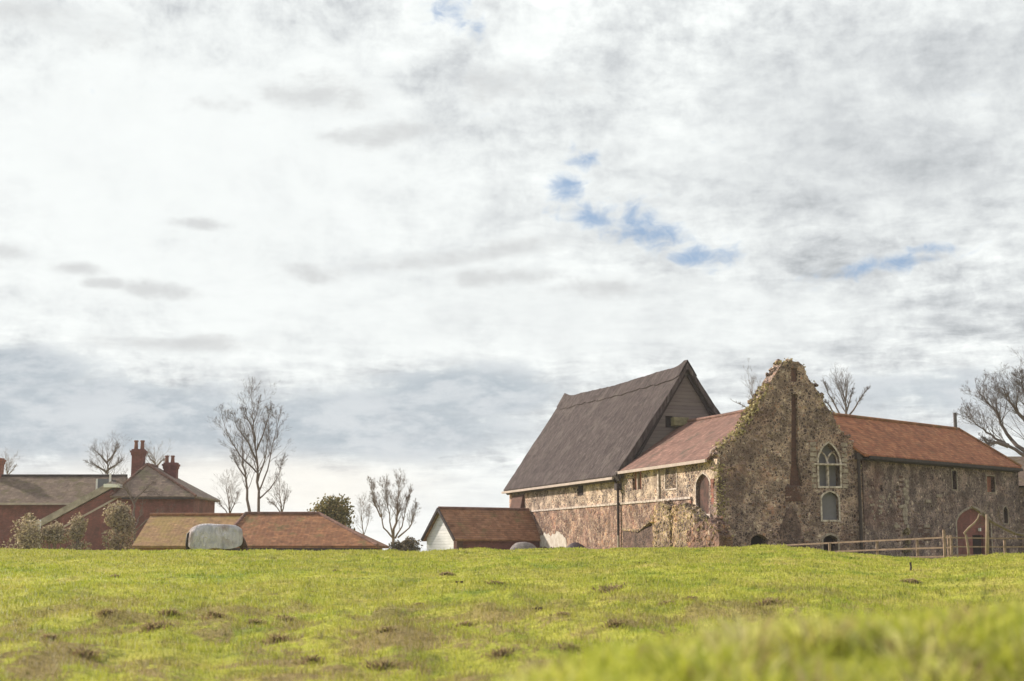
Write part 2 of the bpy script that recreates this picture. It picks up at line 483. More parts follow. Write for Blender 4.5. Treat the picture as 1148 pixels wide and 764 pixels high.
m, t, b = mat('thatch', 1.0)
uv = t.node('ShaderNodeTexCoord').outputs['UV']; p = opos(t)
st = t.noise(t.vmath('MULTIPLY', uv, (3.2, .35, 1)), 2.0, 8, .7, .3)
st2 = t.noise(t.vmath('MULTIPLY', uv, (12, 1.2, 1)), 2.0, 6, .7)
c = t.ramp(st, [(.32, (.054, .040, .044)), (.5, (.135, .105, .108)), (.66, (.26, .215, .212))])
c = t.mix(t.mapr(st2, .35, .7, .5, 0), c, (.04, .03, .032))
c = t.mix(t.mapr(t.noise(p, .6, 7, .68), .5, .68, 0, .45), c, (.22, .185, .175))
c = t.mix(t.mapr(t.noise(t.vmath('ADD', p, (3, 8, 1)), 1.1, 7, .7), .52, .66, 0, .5), c, (.045, .036, .04))
t.l.new(c, b.inputs['Base Color'])
t.l.new(t.bump(t.math('ADD', t.math('ADD', st, st2), t.noise(p, 2.2, 6, .65)), 1.0, .22), b.inputs['Normal'])
M['thatch'] = m


def leafy(name, cols, trans=.25):
    m, t, b = mat(name, .8)
    g = t.node('ShaderNodeNewGeometry')
    c = t.ramp(g.outputs['Random Per Island'], cols)
    if name == 'straw':
        t.l.new(t.vmath('NORMALIZE', t.vmath('ADD', t.vmath('MULTIPLY', g.outputs['Normal'], (.4, .4, .4)), (0, 0, 1))), b.inputs['Normal'])
    t.l.new(c, b.inputs['Base Color'])
    tr = t.node('ShaderNodeBsdfTranslucent'); t.l.new(c, tr.inputs[0])
    mx = t.node('ShaderNodeMixShader'); mx.inputs[0].default_value = trans
    t.l.new(b.outputs[0], mx.inputs[1]); t.l.new(tr.outputs[0], mx.inputs[2])
    t.l.new(mx.outputs[0], t.n['Material Output'].inputs[0])
    return m


M['leaf_dark'] = leafy('leaf_dark', [(0, (.09, .085, .03)), (.5, (.17, .15, .055)), (.8, (.27, .22, .09)), (1, (.36, .27, .13))])
M['leaf_dry'] = leafy('leaf_dry', [(0, (.13, .10, .065)), (.35, (.29, .23, .14)), (.7, (.48, .39, .26)), (1, (.24, .21, .08))])
M['leaf_pale'] = leafy('leaf_pale', [(0, (.13, .10, .065)), (.4, (.30, .24, .16)), (.8, (.48, .39, .27)), (1, (.22, .19, .08))])
M['leaf_hedge'] = leafy('leaf_hedge', [(0, (.05, .04, .03)), (.5, (.10, .08, .05)), (1, (.17, .13, .08))])
M['straw'] = leafy('straw', [(0, (.20, .13, .075)), (.35, (.34, .24, .13)), (.7, (.46, .36, .19)), (1, (.36, .36, .07))], .3)


def grass_colour(t, geo_pos):
    big = t.noise(geo_pos, .16, 5, .6, .3); mid = t.noise(geo_pos, .9, 6, .65); fine = t.noise(geo_pos, 5.0, 4, .6)
    c = t.ramp(mid, [(.36, (.20, .29, .024)), (.45, (.42, .47, .045)), (.56, (.56, .56, .085)), (.67, (.58, .50, .14))])
    c = t.mix(t.mapr(big, .42, .62, 0, .45), c, (.48, .42, .10))
    c = t.mix(t.mapr(fine, .32, .5, .5, 0), c, (.13, .13, .025))
    c = t.mix(t.mapr(t.noise(geo_pos, 2.4, 5, .6), .44, .34, 0, .75), c, (.15, .17, .03))
    # dead, trodden patches, mostly in the middle distance
    _, y, _z = t.sep(geo_pos)
    near = t.math('MULTIPLY', t.mapr(y, 13.0, 30.0, 1.0, 0.12), t.mapr(y, 6.5, 9.0, 0.05, 1.0))
    br = t.mapr(t.math('ADD', t.noise(t.vmath('MULTIPLY', geo_pos, (1, .6, 1)), 1.15, 9, .74, .5), t.math('MULTIPLY', near, .07)), .54, .615, 0, .9)
    br = t.math('MULTIPLY', br, near)
    return t.mix(br, c, t.mix(fine, (.16, .10, .05), (.44, .32, .16)))


m, t, b = mat('pasture', 1.0)
g = t.node('ShaderNodeNewGeometry')
t.l.new(t.mix(.25, grass_colour(t, g.outputs['Position']), (.10, .10, .02)), b.inputs['Base Color'])
t.l.new(t.bump(t.noise(g.outputs['Position'], 9, 6, .7), 1, .08), b.inputs['Normal'])
M['pasture'] = m
m, t, b = mat('grass_blades', .6)
g = t.node('ShaderNodeNewGeometry')
gc = grass_colour(t, g.outputs['Position'])
ri = g.outputs['Random Per Island']
gc = t.mix(t.mapr(ri, .0, .35, .4, 0), gc, (.13, .19, .02))
gc = t.mix(t.mapr(ri, .86, .99, 0, .7), gc, (.56, .45, .22))
_, yy_, _z = t.sep(g.outputs['Position']); nr = t.mapr(yy_, 7, 5, 0, 1)
bn = t.noise(g.outputs['Position'], 5.5, 3, .6)
bn2 = t.noise(g.outputs['Position'], 13, 3, .6)
ta = t.node('ShaderNodeAttribute', attribute_name='tuft_tone').outputs['Fac']
gc = t.mix(nr, gc, (.40, .42, .05))
tc = t.ramp(ta, [(0, (.20, .26, .03)), (.12, (.36, .42, .04)), (.32, (.56, .60, .07)), (.60, (.76, .74, .16)), (.80, (.86, .82, .36)), (.88, (.55, .42, .20)), (.94, (.26, .18, .09)), (1, (.45, .52, .06))])
gc = t.mix(t.math('GREATER_THAN', ta, .0005), gc, tc)
nn = t.node('ShaderNodeNewGeometry').outputs['Normal']; up = t.vmath('NORMALIZE', t.vmath('ADD', t.vmath('MULTIPLY', nn, (.45, .45, .45)), (0, 0, 1)))
t.l.new(up, b.inputs['Normal'])
t.l.new(gc, b.inputs['Base Color'])
tr = t.node('ShaderNodeBsdfTranslucent'); t.l.new(t.mix(.25, gc, (.5, .55, .04)), tr.inputs[0])
mx = t.node('ShaderNodeMixShader'); mx.inputs[0].default_value = .35
t.l.new(b.outputs[0], mx.inputs[1]); t.l.new(tr.outputs[0], mx.inputs[2]); t.l.new(mx.outputs[0], t.n['Material Output'].inputs[0])
M['grass'] = m

# ------------------------------------------------------------------ ground
CR_PX = [-200, 0, 200, 300, 420, 500, 600, 700, 800, 870, 900, 950, 1000, 1040, 1080, 1110, 1148, 1300]
CR_Y = [617, 617, 617, 617.5, 617.5, 617.5, 616, 615, 613, 613, 615.5, 620, 624.5, 627, 624.5, 622, 620, 618]
CR_X = [(p - 574) / F * 45 for p in CR_PX]
CR_Z = [EYE + (618 - y) / F * 45 - .05 for y in CR_Y]
BK_X = [-3, -1, -.4, -.12, .14, .42, .7, 1.08, 2, 4, 8]
BK_Z = [0, .12, .47, .65, .73, .795, .835, .87, .88, .80, .4]


def sm(a, b, x):
    t = np.clip((x - a) / (b - a), 0, 1)
    return t * t * (3 - 2 * t)


def ground_z(x, y):
    x = np.asarray(x, float); y = np.asarray(y, float)
    xe = x * 45 / np.maximum(y, 20)
    zc_ = np.interp(xe, CR_X, CR_Z)
    t = np.clip((y - 10.5) / 34.5, 0, 1)
    z = zc_ * (.80 * t + .20 * t * t * (3 - 2 * t))
    z = np.where(y > 45, zc_ - zc_ * sm(45, 69, y), z)
    fade = np.clip(y / 12, 0.15, 1) * (1 - sm(60, 68, y))
    amp = 1.0 + .9 * sm(30, 14, y)
    z = z + fade * amp * (.050 * np.sin(.53 * x + 1.1 * y + 1.5 * np.sin(.7 * x)) * np.sin(.47 * y - .9 * x + np.sin(.6 * y)) + .030 * np.sin(1.3 * x + .7 * y + 2 * np.sin(.31 * x)) * np.sin(.9 * y - .4 * x) + .022 * np.sin(3.1 * x + 1.7 * y) * np.sin(2.3 * y - 1.1 * x)
                   + .022 * np.sin(4.3 * x + 1.3 * np.sin(2.2 * y)) * np.sin(3.7 * y + 2.1 * np.sin(1.9 * x)) + .012 * np.sin(6.3 * x - 4.1 * y) * np.sin(5.1 * y + 3.3 * x))
    bank = np.interp(x, BK_X, BK_Z) * np.exp(-((y - 3.0) / np.where(y > 3, 1.7, 1.6)) ** 2)
    return z + bank


def lines(parts):
    r = []
    for a, b, n in parts: r += list(np.linspace(a, b, n, endpoint=False))
    return np.array(r)


xs = lines([(-800, -300, 5), (-300, -60, 12), (-60, -26, 17), (-26, -4, 110), (-4, 4, 110), (4, 26, 110), (26, 60, 17), (60, 300, 12), (300, 801, 5)])
ys = lines([(-150, -20, 6), (-20, 0, 12), (0, 8, 90), (8, 70, 300), (70, 130, 12), (130, 900, 10)])
X, Y = np.meshgrid(xs, ys)
Zg = ground_z(X, Y)
V = np.stack([X, Y, Zg], -1).reshape(-1, 3); nx = len(xs); ny = len(ys)
I = (np.arange(ny - 1)[:, None] * nx + np.arange(nx - 1)[None]).ravel()
Fq = np.stack([I, I + 1, I + 1 + nx, I + nx], -1)


def np_mesh(name, verts, faces, material, smooth=False):
    me = bpy.data.meshes.new(name)
    nf, k = faces.shape
    me.vertices.add(len(verts)); me.vertices.foreach_set('co', np.ascontiguousarray(verts, dtype=np.float32).ravel())
    me.loops.add(nf * k); me.loops.foreach_set('vertex_index', np.ascontiguousarray(faces, dtype=np.int32).ravel())
    me.polygons.add(nf); me.polygons.foreach_set('loop_start', np.arange(nf, dtype=np.int32) * k)
    if smooth: me.polygons.foreach_set('use_smooth', np.ones(nf, dtype=bool))
    me.update(calc_edges=True); me.materials.append(material)
    o = bpy.data.objects.new(name, me); COL.objects.link(o)
    return o


tag(np_mesh('ground', V, Fq, M['pasture'], True), 'bumpy green pasture rising to a low crest before the abbey', kind='structure')


# grass blades: one mass
def blades(rs, n, ylo, yhi, hlo, hhi, wfac, power=1.0, xr=.40, xoff=1.0, xmin=None):
    u = rs.random(n); y = (ylo ** power + u * (yhi ** power - ylo ** power)) ** (1 / power)
    x = rs.uniform(-1, 1, n) * (xr * y + xoff)
    if xmin is not None: k = x > xmin; x = x[k]; y = y[k]; n = len(x)
    z = ground_z(x, y)
    clump = .5 + .5 * np.sin(2.1 * x + 3 * np.sin(.9 * y)) * np.sin(1.7 * y + 2 * np.sin(1.3 * x)); clump2 = .5 + .5 * np.sin(9 * x + 2 * y) * np.sin(7 * y - 3 * x); c3 = .5 + .5 * np.sin(31 * x + 4 * np.sin(9 * y)) * np.sin(27 * y + 3 * np.sin(11 * x)); clump2 = np.where(y < 7, .25 + 1.1 * c3, clump2)
    h = (hlo + (hhi - hlo) * rs.random(n) ** 1.6) * (.55 + .6 * clump * clump2 + .25 * rs.random(n))
    a = rs.uniform(0, 2 * np.pi, n); lean = rs.uniform(.1, .8, n) * h; wdt = np.maximum(.0035, y * wfac) * rs.uniform(.7, 1.4, n)
    la = rs.uniform(0, 2 * np.pi, n)
    cx, sx = np.cos(a) * wdt / 2, np.sin(a) * wdt / 2
    b0 = np.stack([x - cx, y - sx, z - .01], -1); b1 = np.stack([x + cx, y + sx, z - .01], -1)
    mx_ = x + np.cos(la) * lean * .35; my = y + np.sin(la) * lean * .35
    m0 = np.stack([mx_ - cx * .8, my - sx * .8, z + h * .6], -1); m1 = np.stack([mx_ + cx * .8, my + sx * .8, z + h * .6], -1)
    tp = np.stack([x + np.cos(la) * lean, y + np.sin(la) * lean, z + h], -1)
    return np.stack([b0, b1, m1, m0, tp], 1)


rs = np.random.RandomState(5)


def tufts(n, per):
    """grass tufts on the near bank: every blade of a tuft shares its tone"""
    y = (1.0 + rs.random(n) ** .8 * 6.2); x = rs.uniform(-1, 1, n) * (.42 * y + .6); k = x > -1.0; x = x[k]; y = y[k]; n = len(x)
    tone = rs.random(n); hh_ = rs.uniform(.03, .085, n) * (.7 + .6 * rs.random(n)); rad = rs.uniform(.02, .07, n)
    x = np.repeat(x, per); y = np.repeat(y, per); tn = np.repeat(tone, per) ; hq = np.repeat(hh_, per) * rs.uniform(.5, 1.15, n * per); rr = np.repeat(rad, per) * np.sqrt(rs.random(n * per))
    la = rs.uniform(0, 2 * np.pi, n * per); px_ = x + np.cos(la) * rr; py_ = y + np.sin(la) * rr; z = ground_z(px_, py_); lean = hq * rs.uniform(.2, 1.3, n * per)
    a = rs.uniform(0, 2 * np.pi, n * per); wd = rs.uniform(.0035, .007, n * per); cx, sx = np.cos(a) * wd / 2, np.sin(a) * wd / 2
    mx_ = px_ + np.cos(la) * lean * .4; my = py_ + np.sin(la) * lean * .4
    R_ = [np.stack([px_ - cx, py_ - sx, z - .01], -1), np.stack([px_ + cx, py_ + sx, z - .01], -1), np.stack([mx_ + cx, my + sx, z + hq * .6], -1), np.stack([mx_ - cx, my - sx, z + hq * .6], -1),
          np.stack([px_ + np.cos(la) * lean, py_ + np.sin(la) * lean, z + hq], -1)]
    return np.stack(R_, 1), np.clip(tn + rs.normal(0, .05, n * per), .001, 1)


TB, TT_ = tufts(5200, 34)
B = np.concatenate([
    blades(rs, 30000, .9, 7.0, .03, .08, .0012, 1.4, .42, .8, -1.2),
    TB,
    blades(rs, 330000, 8, 46, .025, .075, .00045, 1.25),
    blades(rs, 60000, 28, 50, .04, .10, .0005, 1.6),
    blades(rs, 50000, 8, 26, .05, .12, .0005, 1.5), blades(rs, 16000, 39, 50, .045, .10, .0005, 1.0)])
nb = len(B)
n0 = 0
Vb = B.reshape(-1, 3); base = np.arange(nb) * 5
me_f = np.concatenate([np.stack([base, base + 1, base + 2], -1), np.stack([base, base + 2, base + 3], -1), np.stack([base + 3, base + 2, base + 4], -1)])
gobj = np_mesh('grass', Vb, me_f, M['grass'])
at_ = gobj.data.attributes.new('tuft_tone', 'FLOAT', 'POINT'); tv = np.zeros(nb, dtype=np.float32)
n0 = int(np.argmax(np.all(np.isclose(B[:, 0], TB[0, 0]), axis=1))); tv[n0:n0 + len(TB)] = TT_; at_.data.foreach_set('value', np.repeat(tv, 5))
tag(gobj, 'short sunlit pasture grass covering the field, long and blurred nearest the camera', 'grass', kind='stuff')


def gz(x, y): return float(ground_z(x, y))


def on_ground(px, py):
    a, b = ray(px, py); y = 6.0
    while y < 60:
        if gz(a * y, y) >= EYE + b * y: break
        y += .1
    return Vector((a * y, y, gz(a * y, y)))


# ------------------------------------------------------------------ the abbey buildings
a_, _ = ray(66, 618); D1 = Vector((a_, 1, 0)).normalized(); R1 = Vector((D1.y, -D1.x, 0))
A = at(805, 560, 72); A.z = 0


def hit(px, py, O, U):
    a, b = ray(px, py)
    s_ = (a * O.y - O.x) / (U.x - a * U.y); yy = O.y + s_ * U.y
    return s_, EYE + b * yy


def H1(px, py): return hit(px, py, A, D1)


def arch(s0, s1, z0, zs, zt, n=7):
    """pointed opening: sill z0, spring zs, apex zt"""
    w_ = s1 - s0; pts = [(s0, z0), (s1, z0)]; th_ = [math.pi / 3 * k / n for k in range(n + 1)]
    right = [(s0 + w_ * math.cos(a), zs + (zt - zs) * math.sin(a) / .8660254) for a in th_]
    return pts + right + [(s0 + s1 - x, z) for x, z in reversed(right[:-1])]


def grow_loop(lp, d):
    c = (sum(p[0] for p in lp) / len(lp), sum(p[1] for p in lp) / len(lp))
    xs_ = [p[0] for p in lp]; zs_ = [p[1] for p in lp]; wx = (max(xs_) - min(xs_)) / 2; wz = (max(zs_) - min(zs_)) / 2
    cx = (max(xs_) + min(xs_)) / 2; cz = (max(zs_) + min(zs_)) / 2
    return [(cx + (p[0] - cx) * (wx + d) / wx, cz + (p[1] - cz) * (wz + d) / wz) for p in lp]


def frame_ring(mb, O, U, N, lp, width, front, back, skip_bottom=False):
    """a surround: ring between lp and lp grown outwards, from +front (proud) to -back"""
    og = grow_loop(lp, width)
    mb.wall(O + N * front, U, N, og, [lp], front + back)


def panel(mb, O, U, N, lp, off, thick=.05):
    mb.wall(O - N * off, U, N, lp, [], thick)


def jag(pts, step=.28, amp=.09, seed=1):
    r = random.Random(seed); o = []
    for (a, b), (c, d) in zip(pts, pts[1:]):
        L = math.hypot(c - a, d - b); n = max(1, int(L / step))
        for k in range(n):
            q = k / n; o.append((a + (c - a) * q + r.uniform(-amp, amp), b + (d - b) * q + r.uniform(-amp, amp)))
    o.append(pts[-1]); return o



WALL_TOP = 5.62
NL = -R1                                    # outward normal of the long front
barn_s0 = H1(697, 540)[0]; barn_s1 = H1(572, 548)[0]; S1 = barn_s1
Bc = A + D1 * barn_s0

# ---- the low tiled range between the ruined gable and the barn
rng = thing('stone_range', A + D1 * (barn_s0 / 2), 'low flint range with brown tiled roof and arched doorway between thatched barn and ruined gable', 'building')
x0, zsill = H1(781, 577); x1, _ = H1(797, 577); xa, ztop = H1(789, 531)
door_lp = arch(min(x0, x1), max(x0, x1), zsill, zsill + (ztop - zsill) * .68, ztop)
w1a, w1b = sorted((H1(709, 530)[0], H1(719, 530)[0])); w1t = H1(714, 528)[1]; w1s = H1(714, 549)[1]
w2a, w2b = sorted((H1(746, 530)[0], H1(758.5, 530)[0])); w2t = H1(752, 520)[1]; w2s = H1(752, 548)[1]
rect = lambda a, b, c, d: [(a, c), (b, c), (b, d), (a, d)]
win1 = rect(w1a, w1b, w1s, w1t); win2 = rect(w2a, w2b, w2s, w2t)
ZS = H1(697, 566)[1]                       # string course level (about 3.7 m)
mb = MB(); mb.wall(A, D1, NL, rect(.02, barn_s0, ZS, WALL_TOP), [[(max(p[0], .02), max(p[1], ZS + .001)) for p in door_lp] if zsill > ZS else rect(1, 1.1, 5, 5.1), win1, win2] if zsill > ZS else [win1, win2], .5)
# door crosses the string level, so the wall is one sheet with all openings; lower facing sits 4 cm proud of it
mb = MB(); mb.wall(A, D1, NL, rect(.02, barn_s0, -.6, WALL_TOP), [door_lp, win1, win2], .5)
mb.wall(A + R1 * 8.3, D1, R1, rect(.5, barn_s0, -.6, WALL_TOP), [], .5)
mb.build('wall', M['flint_pale'], rng)
ds = H1(776, 570)[0]
mb = MB(); mb.wall(A + NL * .06, D1, NL, rect(ds, barn_s0 - .01, -.6, ZS), [], .055)
mb.wall(A + NL * .05, D1, NL, rect(.05, ds - .005, -.6, zsill - .18), [], .045)
mb.build('lower_facing', M['flint_lower'], rng)
mb = MB(); mb.box(A + NL * .07, D1, NL, Z3, (ds, barn_s0 - .02), (-.06, .05), (ZS, ZS + .12)); mb.build('string_course', M['dressed'], rng)
# roof
rh = H1(800, 500)
RZ = hit(838, 459, A + R1 * 4.15, D1)[1]
mb = MB()
e0 = WALL_TOP + .05; ov = .3; th = .14
for sgn in (0, 1):
    o_ = A + (NL * ov if sgn == 0 else R1 * (8.3 + ov))
    rdg = A + R1 * 4.15
    p1 = o_ + D1 * .6 + Z3 * e0; p2 = o_ + D1 * (barn_s0 - .02) + Z3 * e0
    n_seg = 14
    for k in range(n_seg):                     # a gently sagging ridge
        q0 = k / n_seg; q1 = (k + 1) / n_seg
        sag = lambda q: -.10 * math.sin(math.pi * q)
        a0 = p1.lerp(p2, q0); a1 = p1.lerp(p2, q1)
        r0 = rdg + D1 * (.6 + (barn_s0 - .62) * q0) + Z3 * (RZ + sag(q0)); r1 = rdg + D1 * (.6 + (barn_s0 - .62) * q1) + Z3 * (RZ + sag(q1))
        mb.loft([[a0, a1, r1, r0], [v - Z3 * th for v in (a0, a1, r1, r0)]])
roof = mb.build('roof', M['tile_brown'], rng)
mb = MB(); mb.tube([A + R1 * 4.15 + D1 * (.6 + (barn_s0 - .62) * q / 12) + Z3 * (RZ - .10 * math.sin(math.pi * q / 12) + .02) for q in range(13)], .12, 8)
mb.build('ridge_tiles', M['tile_brown'], roof)
mb = MB(); mb.box(A + NL * (ov + .06), D1, NL, Z3, (.55, barn_s0 - .05), (-.05, .06), (e0 - .2, e0 - .04)); mb.build('gutter', M['gutter'], rng)
# arched doorway
mb = MB(); frame_ring(mb, A, D1, NL, door_lp, .10, .03, .2); df = mb.build('doorway_frame', M['dressed'], rng)
mb = MB(); panel(mb, A, D1, NL, grow_loop(door_lp, -.01), .14, .06); mb.build('door_panel', simple('old_door', (.13, .065, .055), .9, .5, 2, c2=(.035, .025, .022)), rng)
mb = MB()
for k in range(7): mb.box(A + NL * .05, D1, NL, Z3, (door_lp[0][0] - .55 + .06 * (k % 2), door_lp[0][0] - .19), (-.05, .025), (zsill + .1 + k * .24, zsill + .31 + k * .24))
mb.build('brick_jamb', M['brick_red'], rng)
mb = MB(); mb.box(A, D1, NL, Z3, (door_lp[0][0] - .3, door_lp[1][0] + .3), (-.2, .2), (zsill - .22, zsill - .02)); mb.build('threshold', M['dressed'], rng)
# windows
mb = MB(); panel(mb, A, D1, NL, grow_loop(win1, -.01), .16, .1); wo = mb.build('blocked_window', M['brick_red'], rng, obj_label='window blocked with red brick')
mb = MB(); mb.box(A, D1, NL, Z3, ((w1a + w1b) / 2 - .07, (w1a + w1b) / 2 + .07), (-.14, -.01), (w1s + .02, w1t - .02)); mb.build('mullion', M['dressed_grey'], wo)
mb = MB(); frame_ring(mb, A, D1, NL, win2, .08, .03, .25); wo = mb.build('window', M['dressed'], rng)
mb = MB(); panel(mb, A, D1, NL, grow_loop(win2, -.005), .07, .03); mb.build('pane', M['void'], wo)
mb = MB(); mb.box(A, D1, NL, Z3, ((w2a + w2b) / 2 - .10, (w2a + w2b) / 2 + .10), (-.065, -.01), (w2s, w2t)); mb.build('mullion', M['dressed_grey'], wo)
mb = MB(); mb.box(A + NL * .05, D1, NL, Z3, (w2b + .75, w2b + .93), (-.04, .05), (ZS + .13, WALL_TOP - .25)); mb.build('stone_strip', M['dressed'], rng)

# ---- thatched barn
barn = thing('thatched_barn', A + D1 * (barn_s0 + S1) / 2, 'tall flint barn under a steep dark thatched roof with grey boarded gable', 'building')
bw = 8.5; wa, wb = sorted((H1(647, 541)[0], H1(654, 541)[0])); swin = rect(wa, wb, H1(650, 556)[1], H1(650, 541)[1])
mb = MB(); mb.wall(A, D1, NL, rect(barn_s0, S1, -.6, 5.55), [swin], .6)
mb.wall(A + R1 * bw, D1, R1, rect(barn_s0, S1, -.6, 5.55), [], .6)
mb.wall(A + D1 * S1, R1, D1, rect(.0, bw, -.6, 5.55), [], .6)
mb.build('wall', M['flint_pale'], barn)
mb = MB(); mb.wall(A + NL * .06, D1, NL, rect(barn_s0 + .02, S1 - 1.4, -.6, ZS), [], .055); mb.build('lower_facing', M['flint_lower'], barn)
mb = MB(); mb.box(A + NL * .07, D1, NL, Z3, (barn_s0 + .03, S1 - 1.5), (-.06, .05), (ZS, ZS + .12)); mb.build('string_course', M['dressed'], barn)
mb = MB(); panel(mb, A, D1, NL, grow_loop(swin, -.01), .07, .05); mb.build('window', M['void'], barn)
# brick buttress and brick corner at the far end
mb = MB()
b0 = H1(588, 560)[0]; b1 = H1(576, 560)[0]
mb.loft([[A + D1 * b0 + NL * .75 + Z3 * -.6, A + D1 * b1 + NL * .75 + Z3 * -.6, A + D1 * b1 + Z3 * -.6 + NL * .01, A + D1 * b0 + NL * .01 + Z3 * -.6],
         [A + D1 * b0 + NL * .45 + Z3 * 3.4, A + D1 * b1 + NL * .45 + Z3 * 3.4, A + D1 * b1 + NL * .01 + Z3 * 3.4, A + D1 * b0 + NL * .01 + Z3 * 3.4],
         [A + D1 * b0 + NL * .12 + Z3 * 5.0, A + D1 * b1 + NL * .12 + Z3 * 5.0, A + D1 * b1 + NL * .01 + Z3 * 5.0, A + D1 * b0 + NL * .01 + Z3 * 5.0]])
mb.build('brick_buttress', M['brick_sooty'], barn)
mb = MB()
for k in range(16): mb.box(A + NL * .03, D1, NL, Z3, (S1 - .55 - .25 * (k % 2), S1 + .015), (-.5, .03), (.2 + k * .33, .5 + k * .33))
mb.build('quoins', M['brick_pale'], barn)

# thatched roof: both slopes with thick edges, up-swept at the near gable
RIDGE = hit(700, 427, A + R1 * 4.5, D1)[1] - .22
mb = MB(); apex_off = 4.22; near = barn_s0 - .38; far = S1 - .05
NS, NTt = 110, 22
TT = .42


def thatch_pt(q, tt, side, lift=0.0):
    s_ = near + (far - near) * q
    up = .30 * math.exp(-((q - 0) / .055) ** 2) + .34 * math.exp(-((q - 1) / .05) ** 2) + .05 * math.sin(9 * q)
    base_x = -.55 if side == 0 else bw + .55
    xx = base_x + (apex_off - base_x) * tt
    ez = 5.42; zz = ez + (RIDGE + up * tt ** 3 - ez) * tt
    zz += .10 * math.sin(math.pi * tt) + .05 * mnoise.noise(Vector((s_ * .5, tt * 4, side))) + .05 * mnoise.noise(Vector((s_ * 2.1, tt * 13, side + 5.0))) - .22 * (1 - q) * tt
    n_up = Z3 * .5 + R1 * (-.85 if side == 0 else .85)
    return A + D1 * s_ + R1 * xx + Z3 * zz + n_up * lift


for side in (0, 1):
    for i in range(NS):
        pass
    top = [[thatch_pt(i / NS, j / NTt, side) for j in range(NTt + 1)] for i in range(NS + 1)]
    bot = [[thatch_pt(i / NS, j / NTt, side) - (Z3 * .35 + R1 * (-.28 if side == 0 else .28) * (1 - j / NTt)) for j in range(NTt + 1)] for i in range(NS + 1)]
    for g_, rev in ((top, False), (bot, True)):
        i0 = len(mb.v)
        for r in g_: mb.v += [tuple(v) for v in r]
        for i in range(NS):
            for j in range(NTt):
                a = i0 + i * (NTt + 1) + j; q = (a, a + 1, a + NTt + 2, a + NTt + 1)
                mb.f.append(q if not rev else tuple(reversed(q)))
    for i in (0, NS):
        for j in range(NTt): mb.poly([top[i][j], top[i][j + 1], bot[i][j + 1], bot[i][j]])
    for i in range(NS): mb.poly([top[i][0], top[i + 1][0], bot[i + 1][0], bot[i][0]])
th_o = mb.build('roof', M['thatch'], barn)
# ridge capping with a scalloped lower edge
mb = MB()
NR = 132
for side in (0, 1):
    ups = []; 
    for i in range(NR + 1):
        q = i / NR; sc_ = abs(((q * 11) % 1) - .5) * 2
        low = 1 - .115 - .018 * (1 - sc_ ** 1.5)
        ups.append([thatch_pt(q, low, side, .0), thatch_pt(q, low, side, .055), thatch_pt(q, (low + 1) / 2, side, .09), thatch_pt(q, 1.0, side, .0) + Z3 * .17])
    mb.loft(ups, False, False)
mb.build('ridge_cap', M['thatch'], th_o)
# boarded gable wall facing the low range
mb = MB()
gl = [(.1, 5.0), (bw - .1, 5.0), (bw - .1, 5.6), (apex_off + .02, RIDGE + .0), (apex_off - .02, RIDGE + .0), (.1, 5.6)]
go_s, go_z = hit(746, 473, Bc, R1)
ghole = rect(go_s, go_s + .5, go_z - .35, go_z + .35)
mb.wall(Bc, R1, -D1, gl, [ghole], .12); gb = mb.build('gable_boards', M['boards_grey'], barn)
mb = MB(); mb.wall(Bc + D1 * .13, R1, -D1, grow_loop(ghole, .1), [], .03); mb.build('loft_opening', M['void'], gb)
mb = MB(); s2, z2 = hit(752, 477, Bc, R1); mb.box(Bc, R1, -D1, Z3, (s2, s2 + .95), (0, .55), (z2 - .05, z2 + .45)); mb.build('mossy_ledge', simple('mossy_board', (.25, .22, .13), .9, .45, 4, .03), gb)
for k, (xx, zz) in enumerate(((0.0, 0), (1.0, 0))): pass
mb = MB()
for sx_, ex in ((.15, apex_off - .1), (bw - .15, apex_off + .1)):
    d_ = R1 * (ex - sx_) + Z3 * (RIDGE - .65 - 5.2); L = d_.length; d_.normalize(); nn = d_.cross(D1)
    if nn.z < 0: nn = -nn
    mb.box(Bc + R1 * sx_ + Z3 * 5.2 - D1 * .05, d_, -D1, nn, (0, L), (0, .10), (-.06, .12))
mb.build('bargeboard', M['barge'], barn)
mb = MB(); mb.box(A + NL * .5, D1, NL, Z3, (barn_s0 + .1, S1 + .3), (-.06, .08), (5.18, 5.33)); mb.build('gutter', M['gutter'], barn)
mb = MB(); pp = A + D1 * (barn_s0 + .12) + NL * .2
mb.tube([pp + NL * .3 + Z3 * 5.2, pp + Z3 * 4.85, pp + Z3 * 1.9], .075, 8); mb.box(pp, D1, NL, Z3, (-.2, .2), (-.12, .16), (4.55, 4.95))
mb.build('downpipe', M['pipe'], barn)
mb = MB(); mb.tube([pp + Z3 * 1.9, pp + Z3 * -.3], .075, 8); mb.build('downpipe_foot', M['coping'], barn)
mb = MB(); o_ = H1(697, 560)[0]
mb.wall(A + NL * .09, D1, NL, jag([H1(637, 614), H1(605, 614), H1(607, 601), H1(613, 597), H1(619, 601), H1(626, 597), H1(635, 602), H1(637, 614)], .25, .10, 6)[:-1], [], .03)
mb.build('limewash_patch', M['plaster_white'], barn)

# ---- the ruined gable
gab = thing('ruined_gable', A + R1 * 4.1, 'tall ruined flint gable wall with a brick chimney scar and pointed window', 'ruin')
HG = lambda px, py: hit(px, py, A, R1)


